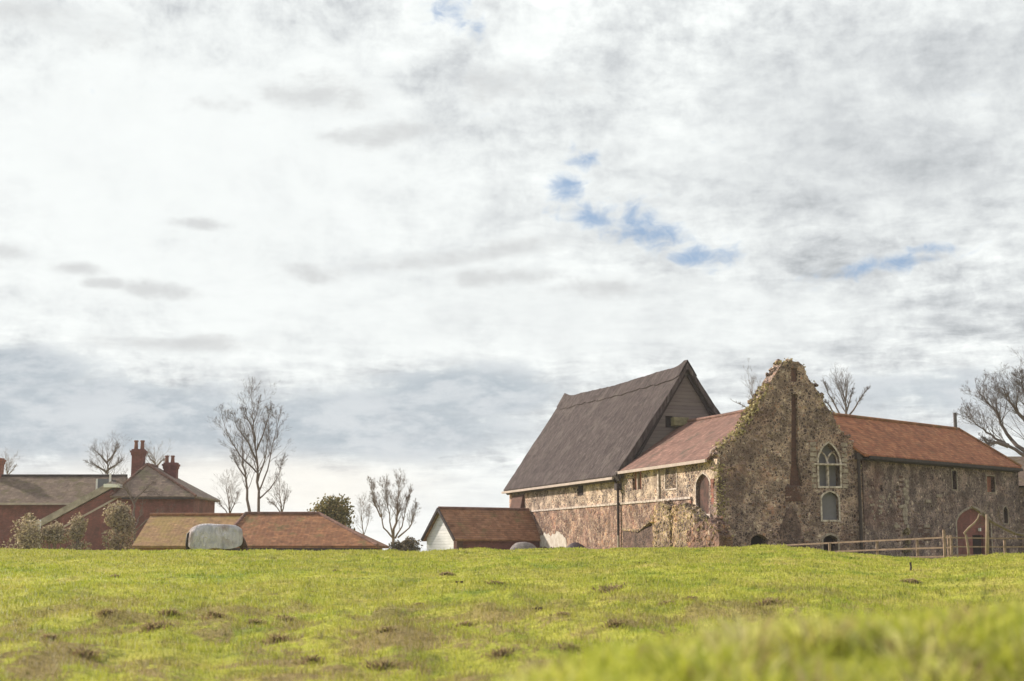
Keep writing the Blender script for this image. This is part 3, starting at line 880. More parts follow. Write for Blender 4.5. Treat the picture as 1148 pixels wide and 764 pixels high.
edge_px = [(966, 520), (964, 509), (954, 497), (944, 483), (932, 464), (920, 445), (908, 426), (900, 412), (896, 406), (886, 405), (877, 407), (869, 419), (861, 434), (852, 450), (844, 464), (838, 476), (829, 487), (815, 497), (806, 503), (806, 525)]
edge = jag([HG(*p) for p in edge_px], seed=4)
outer = [(HG(802, 615)[0], -.6), (8.31, -.6)] + edge + [(-.05, 4.2), (-.1, 2.5)]
uw = HG(918.5, 545); uw2 = HG(942, 545); usp = HG(930, 519)[1]; uap = HG(930, 497)[1]
up_lp = arch(uw[0], uw2[0], uw[1], usp, uap)
lw = HG(922, 583); lw2 = HG(940.5, 583); lsp = HG(930, 560)[1]; lap_ = HG(930, 551.5)[1]
lo_lp = arch(lw[0], lw2[0], lw[1], lsp, lap_)
sa_ = HG(923, 612); sb_ = HG(939, 612); small_lp = arch(sa_[0], sb_[0], sa_[1] - .3, HG(930, 606)[1], HG(930, 600)[1])
da_ = HG(842, 612); db_ = HG(861, 612); dark_lp = arch(da_[0], db_[0], da_[1] - .5, HG(851, 607)[1], HG(851, 599)[1])
fl = [HG(885, 545), HG(900, 545), HG(895, 520), HG(894, 442), HG(887.5, 442), HG(887, 520)]
fl2 = [HG(887, 428), HG(894, 428), HG(894, 413), HG(887, 413)]
mb = MB(); mb.wall(A, R1, -D1, outer, [up_lp, lo_lp, small_lp, dark_lp, fl, fl2], .95)
r = random.Random(8)
for (s_, z_) in edge:                          # loose stones along the broken top
    for k in range(5):
        c = A + R1 * (s_ + r.uniform(-.14, .14)) + D1 * r.uniform(.02, .93) + Z3 * (z_ + r.uniform(-.15, .10)); q = r.uniform(.07, .17)
        mb.lump(c, q, q, q * .8, r.random(), 6, 4, .3)
for k in range(260):                           # stones standing proud of the face
    s_ = r.uniform(.1, 8.1); z_ = r.uniform(.2, 10)
    if z_ > 5.6 and abs(s_ - 4.3) > (10.6 - z_) * .72: continue
    if any(min(p[0] for p in lp) - .12 < s_ < max(p[0] for p in lp) + .12 and min(p[1] for p in lp) - .15 < z_ < max(p[1] for p in lp) + .15 for lp in (up_lp, lo_lp, fl, fl2, small_lp, dark_lp)): continue
    q = r.uniform(.06, .13); mb.lump(A + R1 * s_ + Z3 * z_ + D1 * .03, q * 1.2, q * .9, q, r.random(), 6, 4, .3)
mb.build('wall', M['flint_gable'], gab)
mb = MB(); mb.wall(A + D1 * .22, R1, -D1, grow_loop(fl, .1), [], .06); mb.wall(A + D1 * .12, R1, -D1, grow_loop(fl2, .06), [], .06)
mb.build('brick_flue', M['brick_sooty'], gab)
mb = MB()
for row in range(9):
    z_ = HG(890, 562)[1] + row * .085; sA = HG(881 - (row % 2), 560)[0]
    mb.box(A, R1, -D1, Z3, (sA, sA + .95 - .04 * row), (-.01, .035 + .02 * (row % 2)), (z_, z_ + .075))
mb.build('brick_hearth', M['brick_sooty'], gab)
mb = MB()
base_s = HG(870, 590)[0]
mb.wall(A - D1 * .05, R1, -D1, jag([(base_s, -.4), (base_s + 1.7, -.4), (base_s + 1.55, 1.6), (base_s + 1.2, 2.9), (base_s + .9, 3.3), (base_s + .35, 2.6), (base_s + .1, 1.2), (base_s, -.4)], .3, .06, 9)[:-1], [], .045)
mb.build('soot_stained_patch', flint('flint_soot', (.20, .145, .125), [(0, (.06, .045, .045)), (.4, (.13, .095, .085)), (.8, (.22, .16, .13))], 6.0, (.16, .11, .10), .12), gab)
# windows
mb = MB(); frame_ring(mb, A, R1, -D1, up_lp, .10, .03, .35); wo = mb.build('traceried_window', M['dressed'], gab)
mb = MB(); panel(mb, A, R1, -D1, grow_loop(up_lp, -.01), .40, .03); mb.build('glass', M['board'], wo)
mb = MB(); mid = (uw[0] + uw2[0]) / 2; hw = (uw2[0] - uw[0]) / 2
O_ = A + D1 * .28
mb.box(O_, R1, -D1, Z3, (mid - .05, mid + .05), (0, .16), (uw[1], usp + .05))
mb.box(O_, R1, -D1, Z3, (uw[0] - .3, uw2[0] + .35), (.02, .36), (usp - .13, usp - .04))
for sgn in (-1, 1):
    pts = [O_ - D1 * .08 + R1 * (mid + sgn * hw * (1 - math.cos(q / 6 * math.pi / 2)) * .95) + Z3 * (usp + (uap - usp) * .62 * math.sin(q / 6 * math.pi / 2)) for q in range(7)]
    mb.tube(pts, .05, 6)
    pts = [O_ - D1 * .08 + R1 * (mid + sgn * (hw * .5 + hw * .48 * math.cos(q / 6 * math.pi / 2))) + Z3 * (usp - .02 + .55 * math.sin(q / 6 * math.pi / 2)) for q in range(7)]
    mb.tube(pts, .035, 6)
mb.build('tracery', M['dressed'], wo)
mb = MB(); frame_ring(mb, A, R1, -D1, lo_lp, .09, .03, .3); wo = mb.build('boarded_window', M['dressed'], gab)
mb = MB(); panel(mb, A, R1, -D1, grow_loop(lo_lp, -.01), .2, .03); mb.build('board', M['board'], wo)
mb = MB(); frame_ring(mb, A, R1, -D1, small_lp, .11, .03, .3); wo = mb.build('low_arch', M['dressed_grey'], gab)
mb = MB(); panel(mb, A, R1, -D1, grow_loop(small_lp, -.01), .4, .03); mb.build('infill', M['void'], wo); mb = MB(); panel(mb, A, R1, -D1, grow_loop(dark_lp, .1), .6, .03); mb.build('dark_opening', M['void'], gab)
mb = MB(); q = random.Random(3)
for k in range(9):
    for s_ in (uw[0] - .3, uw2[0] + .3):
        ww = q.uniform(.1, .2); mb = MB(); mb.box(A, R1, -D1, Z3, (s_ - ww, s_ + ww), (-.01, .03), (uw[1] - .1 + k * .27, uw[1] + .1 + k * .27)); mb.build('quoin', M['dressed_grey'], gab)
# lichen and moss hanging on the left shoulder
r = random.Random(21); mb = MB()
shoulder = [HG(*p) for p in [(863, 430), (853, 449), (844, 463), (838, 475), (829, 486), (808, 501)]]
for k in range(900):
    t_ = r.random() * 4.99; i = int(t_); f_ = t_ - i
    s_ = shoulder[i][0] * (1 - f_) + shoulder[i + 1][0] * f_; z_ = shoulder[i][1] * (1 - f_) + shoulder[i + 1][1] * f_
    c = A + R1 * (s_ + r.gauss(0, .10)) - D1 * r.uniform(-.9, .1) + Z3 * (z_ + r.gauss(.02, .09)); d = Vector((r.gauss(0, 1), r.gauss(0, 1), r.gauss(0, 1))).normalized(); e = d.orthogonal().normalized(); q = r.uniform(.04, .11)
    mb.poly([c - d * q, c - e * q, c + d * q, c + e * q])
for k in range(700):                           # thin growth along the right-hand broken edge
    i = r.randrange(0, max(1, len(edge) // 2)); s_, z_ = edge[i]
    c = A + R1 * (s_ + r.gauss(-.08, .10)) + D1 * r.uniform(-.06, .9) + Z3 * (z_ + r.gauss(-.04, .1)); d = Vector((r.gauss(0, 1), r.gauss(0, 1), r.gauss(0, 1))).normalized(); e = d.orthogonal().normalized(); q = r.uniform(.03, .08)
    mb.poly([c - d * q, c - e * q, c + d * q, c + e * q])
for k in range(450):
    s_ = r.gauss(.12, .2); z_ = r.uniform(.2, 5.4)
    c = A + R1 * s_ - D1 * r.uniform(.0, .1) + Z3 * z_; d = Vector((r.gauss(0, 1), r.gauss(0, 1), r.gauss(0, 1))).normalized(); e = d.orthogonal().normalized(); q = r.uniform(.03, .09)
    mb.poly([c - d * q, c - e * q, c + d * q, c + e * q])
mb.build('creeper', leafy('lichen_leaf', [(0, (.15, .12, .05)), (.5, (.33, .27, .12)), (1, (.47, .40, .22))]), gab)
G = A + R1 * HG(966, 560)[0]
mb = MB(); pp = A + R1 * (8.31 - .28) - D1 * .14; gz_ = HG(962, 508)[1]
mb.tube([pp + Z3 * (gz_ - .1), pp + Z3 * -.4], .085, 8); mb.box(pp, R1, D1, Z3, (-.17, .17), (-.12, .12), (gz_ - .35, gz_ - .02)); mb.build('downpipe', M['pipe'], gab)

# ---- ruined stubs and steps in front of the doorway
def ruin_block(name, label, pts_px, off, seed, material, depth=.7):
    pts = [hit(px, py, A + NL * off, D1) for px, py in pts_px]
    s_m = sum(p[0] for p in pts) / len(pts)
    O = A + NL * off
    th_ = thing(name, O + D1 * s_m, label, 'ruin', None)
    lo = min(p[0] for p in pts); hi = max(p[0] for p in pts)
    top = jag(pts, .22, .07, seed)
    mb = MB(); mb.wall(O, D1, NL, [(hi if pts[0][0] < pts[-1][0] else lo, -.5), (lo if pts[0][0] < pts[-1][0] else hi, -.5)] + top, [], depth)
    r = random.Random(seed)
    for (s_, z_) in top:
        for k in range(4):
            q = r.uniform(.07, .16); mb.lump(O + D1 * (s_ + r.uniform(-.1, .1)) - NL * r.uniform(0, depth) + Z3 * (z_ + r.uniform(-.12, .06)), q, q, q * .8, r.random(), 6, 4, .3)
    for k in range(70):
        s_ = r.uniform(lo, hi); z_ = r.uniform(0, max(p[1] for p in pts) - .4); q = r.uniform(.06, .14)
        mb.lump(O + D1 * s_ + Z3 * z_ - NL * .05, q, q, q, r.random(), 6, 4, .3)
    mb.build('masonry', material, th_)
    mb = MB()
    for k in range(170):
        t_ = r.random() * (len(top) - 1.01); i = int(t_); s_, z_ = top[i]
        c = O + D1 * (s_ + r.gauss(0, .12)) + NL * r.uniform(-depth, .12) + Z3 * (z_ - abs(r.gauss(0, .25))); d = Vector((r.gauss(0, 1), r.gauss(0, 1), r.gauss(0, 1))).normalized(); e = d.orthogonal().normalized(); q = r.uniform(.03, .09)
        mb.poly([c - d * q, c - e * q, c + d * q, c + e * q])
    mb.build('creeper', bpy.data.materials['lichen_leaf'], th_)
    return th_


M['ruin'] = flint('flint_ruin', (.42, .34, .20), ST3, 4.6, (.40, .33, .17), .12, patch_lo=.5, patch_hi=.66, lichen=(.40, .34, .12))
ruin_block('ruined_wall_stub', 'lichen covered ruined wall stub left of its twin, under the string course', [(731, 585), (733, 568), (738, 565), (746, 565), (750, 569), (751, 590)], 1.1, 31, M['ruin'])
ruin_block('ruined_wall_stub', 'lichen covered ruined wall stub with pale quoin, nearest the arched doorway', [(753, 590), (752, 572), (757, 567), (766, 567), (775, 571), (779, 580), (782, 592)], 1.6, 32, M['ruin'])
ruin_block('ruined_steps', 'broken stone steps and rubble below the arched doorway', [(770, 600), (774, 592), (783, 588), (790, 582), (797, 584), (802, 590), (806, 600)], 2.4, 33, flint('flint_rubble', (.25, .17, .14), ST2, 4.6, (.20, .13, .11), .12))
mb = MB(); O = A + NL * 1.0
q0, qz0 = hit(736, 588, O, D1); q1, qz1 = hit(716, 597, O, D1); q2, qz2 = hit(698, 595, O, D1)
lt = thing('ruined_low_wall', O + D1 * q1, 'low dark brick wall with sloping pale capping beside the downpipe', 'ruin')
mb.wall(O, D1, NL, [(q0, -.5), (q2, -.5), (q2, qz2), (q1, qz1), (q0 + .5, qz1 + .35), (q0, qz0 + .35)], [], .35); mb.build('brickwork', bpy.data.materials['flint_soot'], lt)
mb = MB()
for (sa, za), (sb, zb) in (((q2, qz2), (q1, qz1)), ((q1, qz1), (q0, qz0 + .38))):
    mb.prism([O + D1 * sa + Z3 * (za + .01) + NL * .05, O + D1 * sb + Z3 * (zb + .01) + NL * .05, O + D1 * sb + Z3 * (zb + .12) + NL * .05, O + D1 * sa + Z3 * (za + .12) + NL * .05], -NL * .45)
mb.build('capping', M['ruin'], lt)

# ---- the hall running away to the right
a_, _ = ray(2240, 618); D2 = Vector((a_, 1, 0)).normalized(); BK = Vector((-D2.y, D2.x, 0)); N2 = -BK
G = A + R1 * 8.32
G.z = 0
HH = lambda px, py: hit(px, py, G, D2)
Lh = HH(1143, 560)[0]; EV = 5.98; hh = 2.7
hall = thing('stone_hall', G + D2 * Lh / 2, 'long flint hall with red tiled hipped roof and bricked-up pointed doorway', 'building')
aw0, az0 = HH(1074, 624); aw1, _ = HH(1112, 624); azs = HH(1092, 588)[1]; azt = HH(1094, 569.5)[1]
big_lp = arch(aw0, aw1, -.4, azs, azt)
s1w = rect(*sorted((HH(1067.5, 540)[0], HH(1072.5, 540)[0])), HH(1070, 549)[1], HH(1070, 528)[1])
s2w = rect(*sorted((HH(1106, 540)[0], HH(1115, 540)[0])), HH(1110, 552)[1], HH(1110, 534)[1])
lan = arch(*sorted((HH(1125, 580)[0], HH(1130, 580)[0])), HH(1127, 587)[1], HH(1127, 574)[1], HH(1127, 568)[1], 4)
s3w = rect(*sorted((HH(987, 550)[0], HH(990, 550)[0])), HH(988, 552)[1], HH(988, 543)[1])
s4w = rect(*sorted((HH(1005, 550)[0], HH(1008, 550)[0])), HH(1006, 553)[1], HH(1006, 545)[1])
mb = MB(); mb.wall(G, D2, N2, rect(.02, Lh, -.6, EV), [big_lp, s1w, s2w, lan, s3w, s4w], .6)
WB = 2 * hh
mb.wall(G + BK * WB, D2, BK, rect(.02, Lh, -.6, EV), [], .6)
mb.wall(G + D2 * Lh, BK, D2, rect(0, WB, -.6, EV), [], .6)
r = random.Random(77)
for k in range(260):
    s_ = r.uniform(.3, Lh - .3); z_ = r.uniform(.2, 5.7)
    if any(min(p[0] for p in lp) - .2 < s_ < max(p[0] for p in lp) + .2 and min(p[1] for p in lp) - .2 < z_ < max(p[1] for p in lp) + .2 for lp in (big_lp, s1w, s2w, lan)): continue
    q = r.uniform(.05, .11); mb.lump(G + D2 * s_ + Z3 * z_ + BK * .03, q, q, q, r.random(), 6, 4, .3)
mb.build('wall', M['flint_hall'], hall)
mb = MB(); sR = HH(1128, 520)[0]; RZ2 = 8.36
O = G + D2 * .0; ovh = .35
ez = EV + .02
E0 = G + N2 * ovh + Z3 * ez - D2 * .3; E1 = G + N2 * ovh + D2 * (Lh - .35 + .1) + Z3 * ez; E2 = G + BK * (WB + ovh) + D2 * (Lh - .25) + Z3 * ez; E3 = G + BK * (WB + ovh) + Z3 * ez - D2 * .3
R0 = G + BK * hh - D2 * 1.2 + Z3 * RZ2; Rr = G + BK * hh + D2 * hit(1075, 482, G + BK * hh, D2)[0] + Z3 * RZ2
dn = Z3 * -.14
for fc in ([E0, E1, Rr, R0], [E1, E2, Rr], [E2, E3, R0, Rr]):
    mb.loft([fc, [v + dn for v in fc]])
hroof = mb.build('roof', M['tile_red'], hall)
mb = MB(); mb.tube([R0 + Z3 * .03, Rr + Z3 * .03], .11, 8); mb.tube([Rr + Z3 * .02, E1 + Z3 * .03], .10, 8); mb.tube([Rr + Z3 * .02, E2 + Z3 * .03], .10, 8); mb.build('ridge_tiles', M['tile_barn'], hroof)
mb = MB(); mb.tube([Rr - D2 * .4 - Z3 * .3, Rr - D2 * .4 + Z3 * 1.0], .11, 8); mb.build('flue', M['lead'], hroof)
mb = MB(); mb.box(G + N2 * (ovh + .05), D2, N2, Z3, (.1, Lh - .3), (-.05, .07), (ez - .24, ez - .08)); mb.box(G, D2, N2, Z3, (.1, Lh - .4), (.005, .3), (ez - .3, ez - .18)); mb.build('gutter', M['barge'], hall)
mb = MB(); frame_ring(mb, G, D2, N2, big_lp, .12, .03, .2); dw = mb.build('pointed_doorway', M['dressed_grey'], hall)
da, dzt = HH(1093, 600); db, _ = HH(1105, 600)
mb = MB(); inner = grow_loop(big_lp, -.01); dl = rect(da, db, -.35, HH(1099, 600)[1])
mb.wall(G + BK * .16, D2, N2, inner, [dl], .3); mb.build('brick_infill', M['brick_dark'], dw)
mb = MB(); panel(mb, G, D2, N2, grow_loop(dl, -.01), .3, .05); mb.build('door', M['void'], dw)
mb = MB(); ls, lz = HH(1099, 594); c = G + D2 * ls + Z3 * lz - BK * -.1
mb.box(c, D2, N2, Z3, (-.07, .07), (0, .12), (-.09, .09)); mb.build('wall_lamp', M['white_paint'], dw)
for lp, mt, nm in ((s1w, 'void', 'window'), (s2w, 'brick_red', 'window'), (lan, 'flint_hall', 'window')):
    mb = MB(); frame_ring(mb, G, D2, N2, lp, .06, .02, .2); wo = mb.build(nm, M['dressed_grey' if nm else 'dressed'], hall)
    mb = MB(); panel(mb, G, D2, N2, grow_loop(lp, -.01), .22, .03); mb.build('infill', M[mt], wo)
for lp in (s3w, s4w):
    mb = MB(); panel(mb, G, D2, N2, grow_loop(lp, -.003), .3, .03); mb.build('window', M['void'], hall)
mb = MB(); r = random.Random(12)


def block(name, px, py, ww, wz, pr, mt, parent=None):
    b_ = MB(); s_, z_ = HH(px, py); b_.box(G, D2, N2, Z3, (s_ - ww, s_ + ww), (-.01, pr), (z_ - wz, z_ + wz)); b_.build(name, M[mt], parent or hall)


for k in range(13):                            # scar of dressed stone and a few stray blocks
    block('stone_block', 1016 + r.uniform(-2, 2), 540 + k * 4.6, r.uniform(.12, .26), .1, .03 + .001 * k, 'dressed_grey')
for k in range(26):
    block('stone_block', r.uniform(975, 1005), r.uniform(556, 588), r.uniform(.05, .13), .055, .02 + .0013 * k, 'dressed_grey')
for px, py in ((1040, 562), (1038, 590), (1005, 590), (1010, 568), (1052, 556)):
    block('stone_block', px, py, .3, .08, .06, 'dressed_grey')
r = random.Random(13)
for k in range(10):
    block('brick_block', 1036 + r.uniform(-6, 6), 590 + k * 2.2, r.uniform(.2, .5), .04, .02 + .0011 * k, 'brick_sooty')
for k in range(14):
    block('brick_block', 1008 + r.uniform(-3, 3), 535 + k * 5.5, r.uniform(.08, .2), .05, .02 + .0007 * k, 'brick_sooty')

# ---- annexe at the right edge
an = thing('stone_annexe', at(1165, 618, 92), 'dark roofed stone annexe beyond the end of the hall at the right edge', 'building')
p0 = at(1141, 618, 89); p1 = at(1141, 536, 89)
mb = MB(); Xv = Vector((1, 0, 0)); Yv = Vector((0, 1, 0))
mb.box(Vector((p0.x, 89, 0)), Xv, Yv, Z3, (0, 7), (0, 8), (-.6, 4.9)); mb.build('wall', M['flint_hall'], an)
mb = MB(); rt = at(1148, 512, 93).z
mb.loft([[Vector((p0.x - 1.0, 88.6, 5.0)), Vector((p0.x + 8, 88.6, 5.0)), Vector((p0.x + 8, 93, rt)), Vector((p0.x - 1.0, 93, rt))],
         [Vector((p0.x - 1.0, 97.5, 5.0)), Vector((p0.x + 8, 97.5, 5.0)), Vector((p0.x + 8, 93, rt - .1)), Vector((p0.x - 1.0, 93, rt - .1))]])
mb.build('roof', M['tile_grey_dark'], an)
mb = MB(); e_ = at(1146, 545, 80)
mb = MB()

# ------------------------------------------------------------------ white boarded shed
C0 = at(512, 602, 95); C0.z = 0; ang = math.radians(33); U5 = Vector((math.cos(ang), math.sin(ang), 0)); V5 = Vector((-math.sin(ang), math.cos(ang), 0))
shed = thing('boarded_shed', C0 + U5 * 3, 'white weatherboarded shed with black bargeboards and mossy tiled roof beside the barn', 'shed')
wd = -hit(478, 600, C0, -V5)[0] if False else abs(hit(478.5, 600, C0, V5)[0]); le = hit(611, 602, C0, U5)[0]; wt = hit(512, 603, C0, U5)[1]
apz = hit(494, 570, C0, V5)[1] if False else EYE + ray(494, 570)[1] * (C0 + V5 * wd / 2).y
mb = MB(); mb.wall(C0, V5, -U5, [(0.01, -.6), (wd, -.6), (wd, wt), (wd / 2, apz - .1), (0.01, wt)], [], .12); mb.build('gable_boards', M['boards_white'], shed)
mb = MB(); mb.wall(C0 - V5 * .01, U5, -V5, rect(.45, le, -.6, wt), [], .3); mb.wall(C0 + V5 * wd, U5, V5, rect(.15, le, -.6, wt), [], .3); mb.build('wall', M['brick_dark'], shed)
mb = MB(); mb.box(C0 - V5 * .05, U5, V5, Z3, (-.03, .43), (-.03, .4), (-.6, wt - .02)); mb.build('corner_pier', M['brick_sooty'], shed)
mb = MB()
for sd in (0, 1):
    yo = -.2 if sd == 0 else wd + .2; ezz = wt - .10
    e0_ = C0 - U5 * .25 + V5 * yo + Z3 * ezz; e1_ = C0 + U5 * le + V5 * yo + Z3 * ezz; r1_ = C0 + U5 * (le) + V5 * wd / 2 + Z3 * apz; r0_ = C0 - U5 * .25 + V5 * wd / 2 + Z3 * apz
    mb.loft([[e0_, e1_, r1_, r0_], [v - Z3 * .12 for v in (e0_, e1_, r1_, r0_)]])
sr = mb.build('roof', M['tile_mossy'], shed)
mb = MB(); mb.tube([C0 - U5 * .25 + V5 * wd / 2 + Z3 * (apz + .02), C0 + U5 * le + V5 * wd / 2 + Z3 * (apz + .02)], .1, 8); mb.build('ridge_tiles', M['tile_brown'], sr)
mb = MB()
for sd in (0, 1):
    yo = -.2 if sd == 0 else wd + .2; d_ = V5 * (wd / 2 - yo) + Z3 * (apz - wt + .12); L = d_.length; d_.normalize(); nn = U5.cross(d_)
    if nn.z < 0: nn = -nn
    mb.box(C0 - U5 * .3 + V5 * yo + Z3 * (wt - .12), d_, U5, nn, (0, L), (-.05, .04), (-.13, .05))
mb.build('bargeboard', M['barge'], shed)

# ------------------------------------------------------------------ farm buildings on the left
def px_poly(pts, Y): return [at(x, y, Y) for x, y in pts]


def hip_roof(mb, x0, x1, y0, y1, ez, rz, rx0, rx1, th=.15):
    ym = (y0 + y1) / 2
    a, b, c, d = Vector((x0, y0, ez)), Vector((x1, y0, ez)), Vector((x1, y1, ez)), Vector((x0, y1, ez))
    e, f = Vector((rx0, ym, rz)), Vector((rx1, ym, rz))
    for fc in ([a, b, f, e], [b, c, f], [c, d, e, f], [d, a, e]): mb.loft([fc, [v - Z3 * th for v in fc]])
    return e, f


# hipped tiled barn
Yb = 88
bx0 = at(250, 612, Yb).x; bx1 = at(423, 612, Yb).x; bez = at(300, 612, Yb).z
hb = thing('tiled_barn', Vector(((bx0 + bx1) / 2, Yb, 0)), 'low farm barn under a broad hipped orange tiled roof behind the horse', 'barn')
mb = MB()
rdg_z = at(300, 576.5, Yb + 4.2).z
e, f = hip_roof(mb, bx0 - .3, bx1, Yb, Yb + 8.4, bez, rdg_z, at(275, 576, Yb + 4.2).x, at(358, 577, Yb + 4.2).x)
br = mb.build('roof', M['tile_barn'], hb)
mb = MB(); mb.tube([e + Z3 * .03, f + Z3 * .03], .12, 8); mb.tube([f + Z3 * .02, Vector((bx1, Yb, bez + .03))], .11, 8); mb.tube([e + Z3 * .02, Vector((bx0 - .3, Yb, bez + .03))], .11, 8); mb.build('ridge_tiles', M['tile_brown'], br)
mb = MB(); mb.box(Vector((bx0, Yb + .4, 0)), Xv, Yv, Z3, (0, bx1 - bx0 - .4), (0, 7.6), (-.6, bez - .12)); mb.build('wall', M['brick_dark'], hb)
mb = MB(); mb.box(Vector((bx0, Yb - .03, 0)), Xv, Yv, Z3, (0, bx1 - bx0 - .2), (-.05, .05), (bez - .34, bez - .15)); mb.build('fascia', M['barge'], hb)

# long outbuilding: mossy brick wall with a blind arch, lower tiled roof on the right
Yo = 97
ox0 = at(169, 577, Yo).x; oxm = at(218, 577, Yo).x; ox1 = at(276, 577, Yo).x; otz = at(200, 578, Yo).z; oez = at(240, 592, Yo).z
ob = thing('brick_outbuilding', Vector((oxm, Yo, 0)), 'long low outbuilding under an ochre lichen-covered tiled roof left of the horse', 'outbuilding')
Ye = 92.5; oe = at(200, 612, Ye).z; ym_ = (Ye + .35)
mb = MB(); mb.wall(Vector((ox0 + .1, ym_, 0)), Xv, -Yv, rect(0, ox1 - ox0, -.6, oe - .05), [], .4); mb.wall(Vector((ox0 + .1, Yo + 4.5, 0)), Xv, Yv, rect(0, ox1 - ox0, -.6, oe - .05), [], .4)
mb.wall(Vector((ox0 + .11, ym_ + .01, 0)), Yv, -Xv, [(0, -.6), (8.6, -.6), (8.6, oe - .06), (4.2, otz - .12), (0, oe - .06)], [], .3); mb.build('wall', M['brick_mossy'], ob)
mb = MB(); xr_ = ox1 + 1.2
for ya, yb in ((Ye, Yo), (Yo + 5, Yo)):
    fc = [Vector((ox0, ya, oe)), Vector((xr_, ya, oe)), Vector((xr_, yb, otz)), Vector((ox0, yb, otz))]
    mb.loft([fc, [v - Z3 * .13 for v in fc]])
orf = mb.build('roof', M['tile_ochre'], ob)
mb = MB(); mb.tube([Vector((ox0 - .05, Yo, otz + .04)), Vector((xr_, Yo, otz + .04))], .12, 8); mb.build('ridge_tiles', M['tile_barn'], orf)

# long farmhouse range on the far left
Yf = 116
lx1 = at(128, 565, Yf).x; lx0 = at(-60, 565, Yf).x; lez = at(40, 565, Yf).z; lrz = at(50, 534, Yf + 3.6).z
lh = thing('farmhouse_range', Vector(((lx0 + lx1) / 2, Yf, 0)), 'long dark brick farmhouse range with mossy grey-brown roof at the far left', 'house')
mb = MB(); mb.box(Vector((lx0, Yf, 0)), Xv, Yv, Z3, (0, lx1 - lx0), (0, 7.2), (-.6, lez - .1)); mb.build('wall', M['brick_dark'], lh)
mb = MB(); pr = [Vector((lx0, Yf - .3, lez)), Vector((lx0, Yf + 3.6, lrz)), Vector((lx0, Yf + 7.5, lez))]
mb.prism(pr, Xv * (lx1 - lx0)); lr = mb.build('roof', M['tile_grey_dark'], lh)
mb = MB(); mb.box(Vector((lx0, Yf - .34, lez)), Xv, Yv, Z3, (0, lx1 - lx0), (-.06, .03), (-.1, .06)); mb.build('gutter', M['gutter'], lh)
mb = MB(); mb.tube([pr[1] + Z3 * .03, pr[1] + Xv * (lx1 - lx0) + Z3 * .03], .12, 8); mb.build('ridge_tiles', M['barge'], lr)


def chimney(parent, px0, px1, py_top, Y, zbase, pots, pot_top, material, depth=.9):
    x0 = at(px0, py_top, Y).x; x1 = at(px1, py_top, Y).x; zt = at(px0, py_top, Y).z
    mb = MB(); O = Vector((x0, Y - depth / 2, 0)); w_ = x1 - x0
    mb.box(O, Xv, Yv, Z3, (.06, w_ - .06), (.06, depth - .06), (zbase, zt - .5)); mb.box(O, Xv, Yv, Z3, (0, w_), (0, depth), (zt - .5, zt - .28)); mb.box(O, Xv, Yv, Z3, (-.06, w_ + .06), (-.06, depth + .06), (zt - .28, zt - .12)); mb.box(O, Xv, Yv, Z3, (.04, w_ - .04), (.04, depth - .04), (zt - .12, zt))
    ch = mb.build('chimney', material, parent)
    for px in pots:
        xc = at(px, py_top, Y).x; pt = at(px, pot_top, Y).z; mb = MB()
        mb.tube([Vector((xc, Y, zt)), Vector((xc, Y, zt + (pt - zt) * .8)), Vector((xc, Y, zt + (pt - zt) * .82)), Vector((xc, Y, pt))], [.17, .13, .18, .17], 10); mb.build('pot', M['pot'], ch)


chimney(lr, -8, 4, 514, Yf + 3.6, lrz - 1, (), 0, M['brick_red'])
# dormer with white corner boards
dr = at(116, 545, Yf + 1.0)
dx0 = at(107.5, 545, Yf + .9).x; dx1 = at(124, 545, Yf + .9).x; dzt_ = at(110, 537, Yf + .9).z; dzb = at(110, 553, Yf + .9).z
mb = MB(); mb.box(Vector((dx0, Yf + .9, 0)), Xv, Yv, Z3, (.12, dx1 - dx0 - .12), (.03, 2.4), (dzb, dzt_)); dm = mb.build('dormer', M['glass'], lr)
mb = MB()
for q in (0, dx1 - dx0 - .14): mb.box(Vector((dx0, Yf + .88, 0)), Xv, Yv, Z3, (q, q + .14), (-.02, .12), (dzb - .2, dzt_ + (.45 if q else .0)))
mb.build('frame', M['white_paint'], dm)

# hipped cross house with catslide wall
Yh = 110
hx0 = at(122, 556, Yh).x; hx1 = at(220.5, 556, Yh).x; hez = at(170, 556.5, Yh).z
hs = thing('brick_farmhouse', Vector((hx0, Yh, 0)), 'red brick farmhouse with hipped grey roof, two tall chimneys and sloping side wing', 'house')
wing = [at(x, y, Yh) for x, y in ((44, 592), (124, 548.5))]
mb = MB(); mb.wall(Vector((0, Yh, 0)), Xv, -Yv, [(wing[0].x, -.6), (hx1 - .25, -.6), (hx1 - .25, hez - .12), (hx0 + 1.1, hez - .12), (hx0 + .2, at(124, 549, Yh).z), (wing[0].x, wing[0].z)], [], .5)
mb.wall(Vector((hx1 - .25, Yh, 0)), Yv, Xv, rect(0.51, 8, -.6, hez - .12), [], .4)
mb.build('wall', M['brick_dark'], hs)
hrz = at(165, 521, Yh + 2.8).z; rx = at(165, 521, Yh + 2.8).x
mb = MB()
a, b, c, d = Vector((hx0 + .2, Yh - .3, hez)), Vector((hx1, Yh - .3, hez)), Vector((hx1, Yh + 9, hez)), Vector((hx0 + .2, Yh + 9, hez))
e = Vector((rx, Yh + 2.8, hrz)); f = Vector((rx, Yh + 6, hrz))
for fc in ([a, b, e], [b, c, f, e], [c, d, f], [d, a, e, f]): mb.loft([fc, [v - Z3 * .15 for v in fc]])
hr = mb.build('roof', M['tile_grey'], hs)
mb = MB(); mb.tube([a + Z3 * .02, e + Z3 * .04], .11, 8); mb.tube([b + Z3 * .02, e + Z3 * .04], .11, 8); mb.tube([e + Z3 * .03, f + Z3 * .03], .12, 8); mb.build('ridge_tiles', M['tile_brown'], hr)
